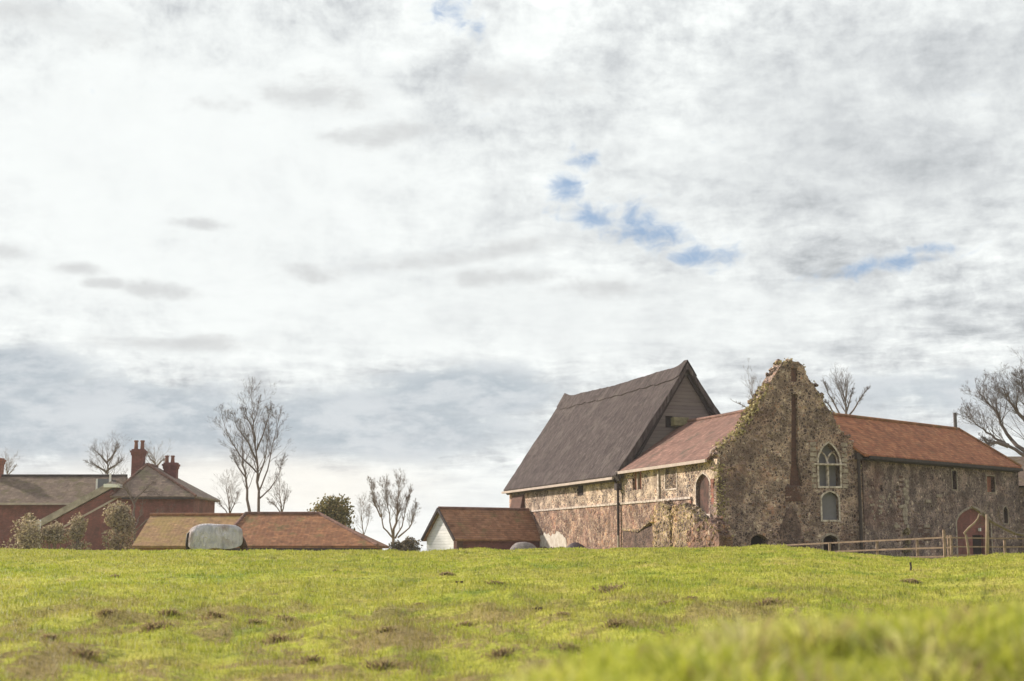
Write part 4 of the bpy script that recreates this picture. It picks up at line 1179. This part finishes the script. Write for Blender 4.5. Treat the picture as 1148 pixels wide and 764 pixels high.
mb = MB(); mb.box(Vector((hx0 + 1.1, Yh - .28, hez)), Xv, Yv, Z3, (0, hx1 - hx0 - 1.2), (-.08, .04), (-.24, -.1)); mb.build('gutter', M['barge'], hs)
# pale sloping verge and the lower string on the wing
mb = MB(); d_ = wing[1] - wing[0]; L = d_.length; d_.normalize(); nn = Vector((-d_.z, 0, d_.x))
mb.box(wing[0], d_, Yv, nn, (-.3, L + .3), (-.15, 2.2), (.02, .5)); mb.build('wing_roof', M['coping'], hs)
mb = MB(); mb.box(wing[0] - nn * .85, d_, Yv, nn, (.9, L + .8), (-.06, .01), (-.06, .08)); mb.build('string_course', M['gutter'], hs)
mb = MB(); mb.box(at(122, 549, Yh), Xv, Yv, Z3, (-.35, .9), (-.25, .5), (.15, .42)); mb.build('kneeler', M['white_paint'], hs)
chimney(hr, 148.5, 163, 504, Yh + 3.2, hrz - 2.2, (152.5, 159.5), 494, M['brick_dark'])
chimney(hr, 184, 199.8, 519, Yh + 5.4, hez + .2, (187, 193.5), 511, M['brick_dark'])


# ------------------------------------------------------------------ bare trees
def seg_branch(mb, p, d, L, r0, lev, R, up=.15, wig=.22, dens=1.0, spread=.75, maxlev=3):
    n = 5 if lev < 2 else 4
    pts = [p.copy()]; dirs = [d.copy()]
    cur = p.copy(); dd = d.copy()
    for k in range(n):
        dd = (dd + Vector((R.gauss(0, wig), R.gauss(0, wig), R.gauss(0, wig) + up * .5)) * .55).normalized()
        cur = cur + dd * (L / n); pts.append(cur.copy()); dirs.append(dd.copy())
    rad = [r0 * (1 - .78 * k / n) for k in range(n + 1)]
    mb.tube(pts, rad, 4 if lev < 2 else 3, False)
    if lev < maxlev:
        nc = int(R.uniform(5.5, 8.5) * dens)
        for c in range(nc):
            q = R.uniform(.22, 1.0); i = min(n - 1, int(q * n)); fpt = pts[i].lerp(pts[i + 1], q * n - i)
            a = dirs[i + 1]; o = a.orthogonal().normalized(); o = Matrix.Rotation(R.uniform(0, 2 * math.pi), 3, a) @ o
            nd = (a + o * spread * R.uniform(.6, 1.25)).normalized()
            seg_branch(mb, fpt, nd, L * R.uniform(.38, .62) * (1.15 - .4 * q), max(rad[i] * .5, .0045), lev + 1, R, up, wig, dens, spread, maxlev)


def bare_tree(label, Y, limbs, r0, seed, kids=9, klen=.3, up=.25, spread=.8, dens=.62, mt='bark', base_py=None, depthj=.35, maxlev=3, group=None, trunk_n=1, twig=.02):
    """limbs: pixel polylines at depth Y turned into 3D limbs that spread in depth too; the first trunk_n are the trunk"""
    R = random.Random(seed)
    a = at(limbs[0][0][0], limbs[0][0][1], Y)
    base = Vector((a.x, Y, min(gz(a.x, Y), a.z)))
    tr = thing('bare_tree', base, label, 'tree', group)
    tb = MB(); cb = MB()
    store = []
    for li, lm in enumerate(limbs):
        phase = R.uniform(-1, 1)
        pts = []
        for k, (px, py) in enumerate(lm):
            dpt = phase * depthj * k * (1 if li else .25)
            pts.append(at(px, py, Y + dpt))
        if li == 0: pts[0].z = min(pts[0].z, base.z - .1)
        rr = r0 if li < trunk_n else r0 * .5; kids_ = int(kids * 1.8)
        # smooth and roughen
        fine = []
        for u, v in zip(pts, pts[1:]):
            for q in (0, .33, .66): fine.append(u.lerp(v, q) + Vector((R.gauss(0, rr * .35), R.gauss(0, rr * .35), 0)) * (0 if q == 0 else 1))
        fine.append(pts[-1]); n = len(fine)
        rad = [max(rr * (1 - .9 * k / (n - 1)) ** 1.15, twig) for k in range(n)]
        (tb if li < trunk_n else cb).tube(fine, rad, 7, False)
        total_l = sum((u - v).length for u, v in zip(fine, fine[1:]))
        for c in range(kids_):
            q = R.uniform(.25 if li else .35, 1.0) ** .8; i = min(n - 2, int(q * (n - 1))); f_ = fine[i]
            a_ = (fine[i + 1] - fine[i]).normalized(); o = Matrix.Rotation(R.uniform(0, 6.28), 3, a_) @ a_.orthogonal().normalized()
            seg_branch(cb, f_, (a_ + o * spread * R.uniform(.5, 1.1)).normalized(), total_l * klen * 1.15 * R.uniform(.6, 1.15) * (1.2 - .65 * q), min(max(rad[i] * .4, twig * .5), .03), 1, R, up, .2, dens, spread, maxlev + 1)
        seg_branch(cb, fine[-1], (fine[-1] - fine[-2]).normalized(), total_l * .12, rad[-1], 1, R, up, .2, dens, spread, maxlev + 1)
    tb.build('trunk', M[mt], tr); cb.build('crown', M[mt], tr)
    return tr


bare_tree('tall slender bare tree with forked stem behind the hipped tiled barn', 105,
          [[(290, 600), (290, 560), (289, 530), (286, 500), (284, 472), (283, 452)],
           [(283, 585), (277, 560), (275, 530), (272, 505), (271, 485)], [(288, 530), (270, 512), (259, 495), (252, 478), (249, 466)],
           [(290, 552), (300, 527), (305, 502), (310, 482), (313, 468)], [(288, 505), (296, 484), (301, 468), (303, 457)], [(289, 540), (297, 515), (300, 495), (301, 478)],
           [(284, 482), (276, 467), (272, 457)], [(290, 560), (303, 548), (312, 534), (317, 515)], [(286, 500), (282, 480), (288, 464), (290, 450)], [(275, 535), (265, 520), (260, 508)], [(287, 515), (278, 496), (266, 480), (262, 466)]],
          .13, 3, kids=11, klen=.27, up=.42, spread=.75, maxlev=3, dens=.66, mt='bark', twig=.016, trunk_n=2)
bare_tree('thin multi-stemmed bare tree standing alone left of the white shed', 112,
          [[(441, 616), (441, 600), (445, 580), (446, 560), (447, 541)], [(441, 605), (437, 585), (434, 560), (431, 542)], [(441, 604), (430, 592), (427, 575), (420, 558), (415, 545)],
           [(443, 604), (451, 590), (455, 570), (459, 552)], [(446, 603), (459, 592), (464, 578), (466, 565)], [(427, 580), (420, 566), (417, 553)]],
          .15, 5, kids=15, klen=.25, up=.45, spread=.65, dens=.72, mt='bark_far', twig=.014, trunk_n=1)
bare_tree('small pale bare tree behind the outbuilding roof, left of the tall tree', 120,
          [[(259, 600), (258, 580), (256, 560), (254, 545)], [(258, 580), (249, 568), (242, 562)], [(258, 576), (264, 562), (268, 552)]], .12, 6, kids=9, klen=.35, up=.35, mt='bark_far', twig=.014)
bare_tree('small pale bare tree behind the hipped barn, right of the tall tree', 118,
          [[(316, 600), (316, 575), (314, 560), (312, 548)], [(316, 577), (308, 566), (300, 560)], [(316, 575), (320, 560), (322, 547)]], .12, 7, kids=9, klen=.3, up=.35, mt='bark_far', twig=.014)
bare_tree('wispy bare sapling beside the evergreen, right of the hipped barn', 116,
          [[(408, 618), (408, 600), (405, 580), (404, 565)], [(408, 600), (413, 585), (414, 570)]], .07, 17, kids=9, klen=.35, up=.3, mt='bark_far', twig=.014)
bare_tree('round-headed bare tree behind the farmhouse range roof', 135,
          [[(121, 600), (121, 545), (121, 525), (120, 508)], [(121, 520), (112, 510), (104, 503)], [(121, 517), (129, 507), (133, 499)], [(120, 530), (108, 522), (97, 518)], [(121, 527), (132, 520), (138, 514)]], .24, 8, kids=9, klen=.34, up=.15, spread=.85, twig=.022, mt='bark')
bare_tree('bare tree showing between the two farmhouse chimneys', 138,
          [[(174, 600), (174, 540), (174, 522), (172, 512)], [(174, 525), (182, 516), (188, 512)], [(174, 520), (168, 514), (165, 508)]], .2, 9, kids=8, klen=.25, up=.15, twig=.02, mt='bark_far')
bare_tree('faint bare tree behind the left chimney at the photo edge', 140,
          [[(8, 600), (8, 540), (8, 528), (7, 520)], [(8, 535), (14, 527), (18, 522)]], .14, 19, kids=7, klen=.2, up=.15, twig=.02, mt='bark_far')
bare_tree('small forked bare tree growing in front of the farmhouse', 103,
          [[(152, 615), (150, 580), (149, 562), (142, 550), (137, 535)], [(150, 565), (157, 555), (167, 545), (174, 538)], [(150, 560), (160, 552), (172, 551), (181, 556)], [(152, 590), (158, 576), (160, 562)], [(152, 596), (164, 584), (176, 579), (190, 580), (203, 590)]], .12, 10, kids=10, klen=.22, up=.1, twig=.014, mt='bark')
bare_tree('bare treetop rising behind the ruined gable and hall roof', 118,
          [[(950, 600), (950, 470), (948, 452), (944, 436)], [(950, 478), (938, 458), (928, 440), (924, 430)], [(950, 470), (960, 455), (968, 442), (973, 436)], [(948, 465), (953, 448), (957, 434)], [(940, 470), (930, 455), (920, 447)]], .18, 12, kids=16, klen=.17, up=.35, spread=.55, twig=.018, mt='bark')
bare_tree('bare treetop showing over the low range roof, left of the ruined gable', 120,
          [[(851, 600), (850, 468), (845, 450), (841, 436)], [(850, 468), (835, 456), (822, 450)], [(850, 462), (852, 448), (850, 437)]], .16, 13, kids=9, klen=.13, up=.3, spread=.6, twig=.018, mt='bark_far')
bare_tree('big spreading bare oak above the hall end at the right edge', 100,
          [[(1175, 618), (1172, 560), (1168, 520), (1165, 490), (1162, 455), (1156, 425)], [(1170, 520), (1150, 512), (1130, 500), (1112, 488), (1097, 478), (1084, 466)],
           [(1160, 515), (1140, 500), (1125, 480), (1118, 465), (1105, 450), (1096, 438)], [(1167, 500), (1148, 470), (1136, 455), (1126, 440), (1118, 430)],
           [(1165, 480), (1152, 458), (1147, 436), (1143, 420)], [(1130, 500), (1118, 496), (1106, 497), (1100, 490)], [(1168, 480), (1180, 450), (1190, 420)], [(1172, 520), (1190, 500), (1205, 480)]],
          .36, 14, kids=15, klen=.32, up=.18, spread=.75, maxlev=3, dens=.75, twig=.022, mt='bark')


# ------------------------------------------------------------------ leafy shrubs
def shrub(name, label, cat, Y, px0, px1, py0, py1, n, mt, seed, leaf=(.05, .13), lobes=9, stems=5, group=None, stem_mt='bark'):
    R = random.Random(seed); a = at((px0 + px1) / 2, py1, Y); base = Vector((a.x, Y, min(gz(a.x, Y), a.z)))
    th_ = thing(name, base, label, cat, group)
    x0, x1 = at(px0, py0, Y).x, at(px1, py0, Y).x; z0, z1 = at(px0, py1, Y).z - .3, at(px0, py0, Y).z
    cx = (x0 + x1) / 2; w_ = (x1 - x0) / 2; h_ = (z1 - z0)
    L = []
    for k in range(lobes):
        zz = R.random(); ang_ = R.uniform(0, 6.28); rr = R.uniform(.1, .62) * math.sqrt(max(0.05, 1 - (zz * .95) ** 2.2))
        L.append((Vector((cx + math.cos(ang_) * w_ * rr, Y + math.sin(ang_) * w_ * rr * .8, z0 + h_ * (.12 + .75 * zz))), R.uniform(.42, .62) * min(w_ * 1.1, h_ * .8)))
    mb = MB()
    for k in range(n):
        c, rad = L[R.randrange(lobes)]
        v = Vector((R.gauss(0, 1), R.gauss(0, 1), R.gauss(0, 1))).normalized() * rad * R.uniform(.55, 1.25)
        p = c + v
        if p.z < z0: continue
        d = Vector((R.gauss(0, 1), R.gauss(0, 1), R.gauss(0, 1))).normalized(); e = d.orthogonal().normalized(); q = R.uniform(*leaf)
        mb.poly([p - d * q, p - e * q * .55, p + d * q, p + e * q * .55])
    mb.build('crown', M[mt], th_)
    mb = MB()
    for k in range(stems):
        c, rad = L[k % lobes]; b_ = Vector((cx + R.uniform(-.3, .3) * w_, Y + R.uniform(-.2, .2), base.z - .2))
        mid_ = b_.lerp(c, .5) + Vector((R.gauss(0, .1), R.gauss(0, .1), 0)); mb.tube([b_, mid_, c], [.07, .05, .02], 6, False)
    mb.build('trunk', M[stem_mt], th_)
    return th_


shrub('evergreen_tree', 'round olive-green evergreen tree behind the right end of the hipped barn', 'tree', 100, 347, 401, 560, 608, 4600, 'leaf_dark', 41, (.07, .18), 14)
shrub('shrub', 'tall rounded shrub with faded leaves against the farmhouse, below the forked bare tree', 'shrub', 98, 116, 156, 563, 617, 2900, 'leaf_pale', 42, (.06, .15), 12)
shrub('shrub', 'narrower drooping shrub left of the tall rounded shrub', 'shrub', 98.5, 76, 103, 576, 617, 1500, 'leaf_pale', 43, (.06, .14), 9)
shrub('shrub', 'pale arching shrub on bare stems between the white post and drooping shrub', 'shrub', 98, 48, 76, 582, 604, 1500, 'leaf_pale', 44, (.06, .14), 8, 7, stem_mt='bark_pale')
shrub('shrub', 'domed brown shrub left of the white post', 'shrub', 99, 24, 44, 575, 596, 900, 'leaf_dry', 45, (.05, .12), 6)
shrub('shrub', 'wide low wispy shrub with a pinkish top at the foot of the long farmhouse', 'shrub', 97, 10, 52, 588, 617, 1700, 'leaf_pale', 46, (.06, .14), 10)
shrub('hedge', 'low dark hedge between the lone multi-stemmed tree and the white shed', 'hedge', 108, 430, 482, 607, 618, 2200, 'leaf_hedge', 47, (.06, .15), 12, 3)
shrub('shrub', 'small ivy-green bush at the foot of the hall left of the fence gate post', 'shrub', 77, 1011, 1022, 590, 620, 500, 'leaf_dry', 48, (.04, .1), 6, 2)
mb = MB(); c = at(44, 600, 99.8); mb.tube([Vector((c.x, 99.8, -.2)), Vector((c.x, 99.8, at(44, 583, 99.8).z - .06)), Vector((c.x, 99.8, at(44, 583, 99.8).z))], [.085, .085, .03], 8)
tag(mb.build('marker_post', M['white_paint'], None, (c.x, 99.8, 0)), 'slim white post standing in front of the farmhouse shrubs', 'post')


# ------------------------------------------------------------------ heaps by the barn wall
def heap(name, label, px0, px1, py, Y, mt, seed, depth=1.0):
    x0 = at(px0, 612, Y).x; x1 = at(px1, 612, Y).x; zt = at(px0, py, Y).z; bz = gz((x0 + x1) / 2, Y)
    mb = MB(); R = random.Random(seed); n = 22; m_ = 12; rings = []
    for i in range(m_ + 1):
        q = i / m_; sc_ = math.sin(math.pi * min(max(q, .02), .98)) ** .6
        rings.append([])
        for j in range(n):
            a = math.pi * j / (n - 1); hgt_ = (zt - bz + .2) * sc_ * math.sin(a) ** .8
            xx = x0 + (x1 - x0) * (.5 - .5 * math.cos(a)); nn_ = mnoise.noise(Vector((xx * 1.6, q * 3, seed))) * .14
            rings[-1].append(Vector((xx, Y + (q - .5) * depth * 2, bz - .2 + max(0, hgt_ + nn_ * sc_))))
    mb.loft(rings, False, False)
    return tag(mb.build(name, M[mt], None, ((x0 + x1) / 2, Y, bz), smooth=True), label, 'heap')


heap('rubble_heap', 'grey mound of rubble under the shed eaves', 566, 608, 607.0, 94.0, 'heap', 3)
heap('covered_heap', 'low dark sheeted heap against the foot of the thatched barn', 628, 666, 609.5, 88.5, 'tarp', 4)


# ------------------------------------------------------------------ fence
def fence(label, posts, Ys, rails, mt='wood', hz=None):
    base = at(posts[-1][0], 618, Ys[-1]); base.z = gz(base.x, base.y)
    th_ = thing('post_and_rail_fence', base, label, 'fence')
    for (px, pt), Y_ in zip(posts, Ys):
        top_ = at(px, pt, Y_); mb = MB(); g_ = min(gz(top_.x, Y_), top_.z - .5)
        mb.box(Vector((top_.x, Y_, 0)), Xv, Yv, Z3, (-.042, .042), (-.04, .04), (g_ - .2, top_.z)); mb.build('post', M[mt], th_)
    for rl in rails:
        mb = MB()
        P3 = [at(px, py, Y_) for px, py, Y_ in rl]
        for a, b in zip(P3, P3[1:]):
            mb.prism([a + Z3 * .03 - Yv * .08, b + Z3 * .03 - Yv * .08, b - Z3 * .03 - Yv * .08, a - Z3 * .03 - Yv * .08], Yv * .035)
        mb.build('rail', M[mt], th_)
    return th_


fence('weathered post and rail fence running along the abbey foot behind the grass', [(1058, 594), (1063, 600), (1028, 603.5), (983, 606), (930, 609), (880, 610.5)],
      [52, 52.4, 53.2, 54.5, 56, 57.5],
      [[(1064, 602.5, 52.2), (1015, 605, 53.5), (950, 608, 55.5), (900, 610.5, 57), (845, 613, 59)], [(1064, 614, 52.2), (1015, 615.5, 53.5), (950, 618, 55.5), (900, 620, 57)], [(1064, 624, 52.2), (1015, 625, 53.5), (960, 628, 55)]])
fence('thin grey rail fence crossing in front of the bricked-up doorway', [(1066, 600), (1126, 606), (1160, 600)], [62, 62, 62],
      [[(1066, 603, 62), (1126, 604, 62), (1165, 604, 62)], [(1066, 613, 62), (1126, 613.5, 62), (1165, 613, 62)], [(1062, 623, 60), (1126, 622, 62)]], 'wood')
# stakes and the fallen branch
mb = MB(); c = at(1106, 626, 55); tp = at(1106.5, 577, 55)
mb.tube([Vector((c.x, 55, gz(c.x, 55) - .2)), c.lerp(tp, .5) + Vector((.02, 0, 0)), tp], [.075, .07, .06], 8)
tag(mb.build('wooden_post', M['bark_pale'], None, (c.x, 55, gz(c.x, 55)), True), 'tall pale wooden post standing before the bricked-up doorway', 'post')
mb = MB(); pts = [at(x, y, 54) for x, y in ((1087, 628), (1085, 612), (1083, 600), (1081, 598), (1086, 592), (1092, 587), (1096, 582), (1098, 576))]
pts[0].z = gz(pts[0].x, 54) - .1
mb.tube(pts, [.05, .048, .045, .045, .04, .036, .03, .02], 7)
tag(mb.build('bent_stick', M['bark_pale'], None, tuple(pts[0]), True), 'bent pale branch stuck in the grass left of the tall wooden post', 'branch')
mb = MB(); R = random.Random(6); pts = [at(x, y, 60 + 0.4 * i) for i, (x, y) in enumerate(((1088, 567), (1100, 576), (1112, 585), (1125, 592), (1138, 598), (1152, 601), (1165, 612)))]
pts[-1].z = gz(pts[-1].x, pts[-1].y)
mb.tube(pts, [.03, .04, .05, .06, .07, .08, .09], 7)
for k in range(1, 6):
    for c in range(4): seg_branch(mb, pts[k], Vector((R.gauss(-.5, .5), R.gauss(0, .5), R.gauss(.2, .5))).normalized(), .7, .02, 2, R)
tag(mb.build('fallen_branch', M['bark'], None, tuple(pts[-1])), 'dark fallen branch leaning across the hall wall beside the pointed doorway', 'branch')
mb = MB(); c = on_ground(1021, 641); mb.tube([c - Z3 * .05, c + Vector((.01, 0, .10)), c + Vector((.0, 0, .2))], [.028, .022, .026], 7)
tag(mb.build('field_stump', M['barge'], None, tuple(c)), 'short dark stump poking up from the grass below the fence', 'stump')

# ------------------------------------------------------------------ the horse
Yho = 58.0; hb_x = at(224, 600, Yho).x; hg = gz(hb_x, Yho)
horse = thing('horse', Vector((hb_x, Yho, hg)), 'dark brown horse in a pale grey rug grazing before the tiled barn', 'horse')
SC = 1.08
sk = [((0, 0, 1.26), .29), ((.45, 0, 1.20), .32), ((.92, 0, 1.22), .29), ((1.22, 0, 1.20), .23), ((1.54, 0, .98), .21), ((1.72, 0, .58), .12), ((1.80, 0, .40), .13), ((1.92, 0, .12), .075),
      ((-.22, 0, 1.22), .2)]
ed = [(0, 1), (1, 2), (2, 3), (3, 4), (4, 5), (5, 6), (6, 7), (0, 8)]
for sy in (-1, 1):
    i = len(sk); sk += [((-.05, .16 * sy, 1.0), .17), ((.06, .19 * sy, .80), .12), ((-.14, .19 * sy, .48), .065), ((-.10, .19 * sy, .14), .045), ((-.04, .19 * sy, .04), .06)]
    ed += [(0, i), (i, i + 1), (i + 1, i + 2), (i + 2, i + 3), (i + 3, i + 4)]
    i = len(sk); sk += [((1.0, .15 * sy, .98), .14), ((.98, .17 * sy, .76), .09), ((1.02, .17 * sy, .45), .06), ((1.02, .17 * sy, .14), .043), ((1.07, .17 * sy, .04), .06)]
    ed += [(2, i), (i, i + 1), (i + 1, i + 2), (i + 2, i + 3), (i + 3, i + 4)]
    i = len(sk); sk += [((1.70, .07 * sy, .66), .035), ((1.66, .10 * sy, .76), .015)]; ed += [(5, i), (i, i + 1)]
me = bpy.data.meshes.new('body'); me.from_pydata([tuple(c * SC for c in p) for p, _ in sk], ed, []); me.update()
body = bpy.data.objects.new('body', me); COL.objects.link(body); body.parent = horse
md = body.modifiers.new('skin', 'SKIN'); md.use_smooth_shade = True
for i, (_, r_) in enumerate(sk):
    me.skin_vertices[0].data[i].radius = (r_ * SC, r_ * SC); me.skin_vertices[0].data[i].use_root = i == 0
body.modifiers.new('sub', 'SUBSURF').levels = 2; body.modifiers['sub'].render_levels = 2; me.materials.append(M['horse_coat'])
mb = MB(); rings = []
H0 = Vector((hb_x, Yho, hg))
st_ = [(-.47, .62, .80, 1.05), (-.46, .80, .85, 1.30), (-.40, .62, .33, 1.46), (-.28, .58, .38, 1.56), (0, .56, .41, 1.61), (.4, .68, .42, 1.59), (.8, .60, .40, 1.575), (1.1, .62, .36, 1.57), (1.3, .68, .31, 1.55), (1.46, .74, .26, 1.47), (1.56, .86, .22, 1.36)]
st_[0] = (-.56, .74, .12, 1.02); st_[1] = (-.535, .66, .26, 1.20); st_[2] = (-.46, .62, .34, 1.38); st_[3] = (-.30, .58, .39, 1.51)
for k, (x_, zb, hw_, zt_) in enumerate(st_):
    ring = []
    for j in range(21):
        a = math.pi * j / 20; yy = -math.cos(a); bulge = 1 + .10 * mnoise.noise(Vector((x_ * 4, j * .6, 1)))
        prof = math.sin(a) ** .62
        side_w = hw_ * (1.0 if prof > .3 else 1.0)
        zz = zb + (zt_ - zb) * prof if 0 < j < 20 else zb
        sgn_y = yy * side_w * bulge if abs(yy) < .999 else yy * side_w * 1.02
        ring.append(H0 + Vector((x_ * SC, (math.copysign(min(1, abs(yy) ** .55), yy) * hw_ * bulge) * SC, (zz + .010 * math.sin(x_ * 7 + j)) * (SC if zz > .1 else 1))))
    rings.append(ring)
mb.loft(rings, False, False); rg = mb.build('rug', M['rug'], horse, smooth=True)
so_ = rg.modifiers.new('solid', 'SOLIDIFY'); so_.thickness = .02; rg.modifiers.new('sub', 'SUBSURF').render_levels = 2
mb = MB(); mb.tube([H0 + Vector((-.36, -.03, 1.36)) * SC, H0 + Vector((-.56, -.05, 1.20)) * SC, H0 + Vector((-.57, -.05, .8)) * SC, H0 + Vector((-.55, -.05, .45)) * SC], [.04, .075, .10, .04], 8)
mb.build('tail', M['horse_hair'], horse, smooth=True)
horse.rotation_euler.z = math.radians(24); horse.scale = (.95, .95, .96); horse.location.x += .10
# ------------------------------------------------------------------ molehills, tussocks, weeds
mb_cache = {}


def tussock(px, py, wpx, label, seed, mt='straw', name='grass_tussock', cat='tussock', group='dead grass tussocks', h=.16):
    c = on_ground(px, py); w_ = wpx / F * c.y / 2; R = random.Random(seed); mb = MB()
    n = int(120 + 300 * min(1, w_)); h = h * .75
    for k in range(n):
        a = R.uniform(0, 6.28); rr = min(w_ * abs(R.gauss(0, .55)), w_ * 1.5) * (1 + .4 * math.sin(3 * a + seed)); x_ = c.x + math.cos(a) * rr; y_ = c.y + math.sin(a) * rr * .9
        hh_ = h * max(.25, 1.1 - .6 * rr / w_) * R.uniform(.35, 1.25); zb = gz(x_, y_) - .01
        lean = Vector((math.cos(a), math.sin(a), 0)) * hh_ * R.uniform(.1, 1.0) + Vector((R.gauss(0, .03), R.gauss(0, .03), 0))
        wd_ = max(.004, c.y * .0006); t_ = Vector((R.uniform(-1, 1), R.uniform(-1, 1), 0)).normalized() * wd_
        b_ = Vector((x_, y_, zb)); m_ = b_ + lean * .35 + Z3 * hh_ * .6; mb.poly([b_ - t_, b_ + t_, m_ + t_ * .8, m_ - t_ * .8]); mb.poly([m_ - t_ * .8, m_ + t_ * .8, b_ + lean + Z3 * hh_ * .85])
    return tag(mb.build(name, M[mt], None, tuple(c)), label, cat, group)


def molehill(px, py, wpx, label, seed):
    c = on_ground(px, py); w_ = wpx / F * c.y / 2; mb = MB(); R = random.Random(seed)
    rings = []
    for k in range(6):
        q = k / 5; rr = w_ * math.cos(q * math.pi / 2 * .96); rings.append([c + Vector((math.cos(a / 12 * 6.283) * rr * (1 + R.uniform(-.15, .15)), math.sin(a / 12 * 6.283) * rr * (1 + R.uniform(-.15, .15)), -.04 + w_ * .62 * math.sin(q * math.pi / 2) + R.uniform(-.012, .012))) for a in range(12)])
    mb.loft(rings)
    for k in range(14):
        a = R.uniform(0, 6.28); q = R.uniform(.01, .03); mb.lump(c + Vector((math.cos(a) * w_ * R.uniform(.6, 1.3), math.sin(a) * w_ * R.uniform(.6, 1.3), .0 + q * .5)), q, q, q * .7, k, 5, 3)
    return tag(mb.build('molehill', M['earth'], None, tuple(c)), label, 'molehill', 'molehills in the pasture')


molehill(376, 642, 15, 'dark molehill in the bright grass in front of the hipped barn', 1)
molehill(720, 632, 9, 'small molehill below the ruined wall stubs', 2)
molehill(515, 654, 8, 'small molehill in the grass below the white shed', 3)
molehill(95, 643, 5, 'tiny molehill in front of the farmhouse shrubs', 4)
molehill(602, 685, 8, 'small molehill in mid field below the covered heap', 5)
T_ = [(684, 664, 60, 'wide brown tussock in mid field below the low range', .14), (170, 707, 50, 'brown tussock left of the middle of three in the lower left field', .13), (240, 692, 34, 'brown tussock with dark core above the lower left trio', .12),
      (320, 697, 36, 'brown tussock above the darkest tussock', .11), (312, 720, 52, 'darkest and widest tussock in the lower left field', .14), (55, 718, 30, 'small tussock near the left photo edge', .10), (95, 737, 44, 'tussock at the bottom left corner', .13),
      (118, 688, 28, 'thin tussock in the left field', .08), (190, 690, 36, 'grey-brown tussock rising beside the mound at left', .14), (285, 699, 24, 'small tussock between two brown ones at left', .09), (432, 708, 28, 'brown tussock in lower middle field', .09),
      (522, 702, 26, 'small brown tussock right of lower middle', .09), (430, 750, 46, 'frayed tussock at the bottom middle', .12), (350, 745, 40, 'straw tussock at the bottom, left of the frayed one', .10), (748, 678, 34, 'green-brown tussock right of the wide brown one', .10), (775, 673, 24, 'dark green tussock beside the bank grass', .10),
      (860, 678, 46, 'dark rushy tussock behind the blurred bank', .12), (690, 703, 36, 'brown tussock just left of the blurred bank', .11), (630, 690, 30, 'pale tussock left of the wide field centre', .08), (1022, 653, 30, 'brown tussock by the short dark stump', .12), (555, 655, 30, 'grass tussock below the covered heap', .09),
      (130, 648, 16, 'green tussock near the far left crest', .1), (245, 617, 36, 'green tussock on the crest at the horse feet', .10), (500, 645, 22, 'grassy tussock in the far field left of the barn', .09), (350, 665, 22, 'low tussock on the bright strip', .07),
      (640, 730, 50, 'brown patchy tussock at lower middle right', .10), (560, 735, 44, 'straw-brown tussock at the bottom centre', .10), (470, 680, 26, 'thin brown tussock in the field centre', .08)]
for i, (px, py, wp, lb, h_) in enumerate(T_): tussock(px, py, wp, lb, 100 + i, h=h_)


def weed(px, py, top, Y, label, seed, n=5):
    R = random.Random(seed); b_ = at(px, py, Y); b_.z = gz(b_.x, Y); tz = at(px, top, Y).z
    th_ = thing('dry_weed', b_, label, 'weed', 'dry weed stalks on the bank'); mb = MB(); hb_ = MB()
    for k in range(n):
        o = Vector((R.gauss(0, .02), R.gauss(0, .02), 0)); ln = Vector((R.gauss(0, .05), R.gauss(0, .05), 0)); H_ = (tz - b_.z) * R.uniform(.6, 1)
        tp_ = b_ + o + ln + Z3 * H_; mb.tube([b_ + o - Z3 * .02, b_ + o + ln * .4 + Z3 * H_ * .5, tp_], [.003, .0025, .0015], 4, False)
        for q in range(5):
            c = b_ + o + ln * (.5 + .1 * q) + Z3 * H_ * (.6 + .08 * q) + Vector((R.gauss(0, .012), R.gauss(0, .012), 0)); hb_.lump(c, .006, .006, .009, q, 5, 3)
    mb.build('stem', M['straw'], th_); hb_.build('seed_head', M['leaf_hedge'], th_)


weed(1107, 690, 628, 6.0, 'tallest dark weed stalk on the right bank', 1, 6)
weed(1070, 700, 650, 5.6, 'dry weed stalk left of the tallest one', 2)
weed(1135, 700, 645, 5.4, 'dry weed stalk near the right photo edge', 3)
weed(1030, 705, 662, 5.8, 'short weed stalk farthest left on the bank', 4, 4)

# ------------------------------------------------------------------ thin haze added round the whole scene to lift the dark tones
m = bpy.data.materials.new('haze'); m.use_nodes = True; t = NT(m.node_tree); t.n.clear()
pv = t.node('ShaderNodeVolumePrincipled'); pv.inputs['Density'].default_value = .00032; pv.inputs['Color'].default_value = (.93, .92, .93, 1); pv.inputs['Anisotropy'].default_value = .2
t.l.new(pv.outputs[0], t.node('ShaderNodeOutputMaterial').inputs['Volume'])
mb = MB(); mb.box(Vector((0, 0, 0)), Xv, Yv, Z3, (-840, 840), (-190, 940), (-2, 17)); tag(mb.build('haze', m), 'thin pale haze added over the pasture and abbey to lift the dark tones', 'haze', kind='stuff')
sc.cycles.volume_bounces = 0
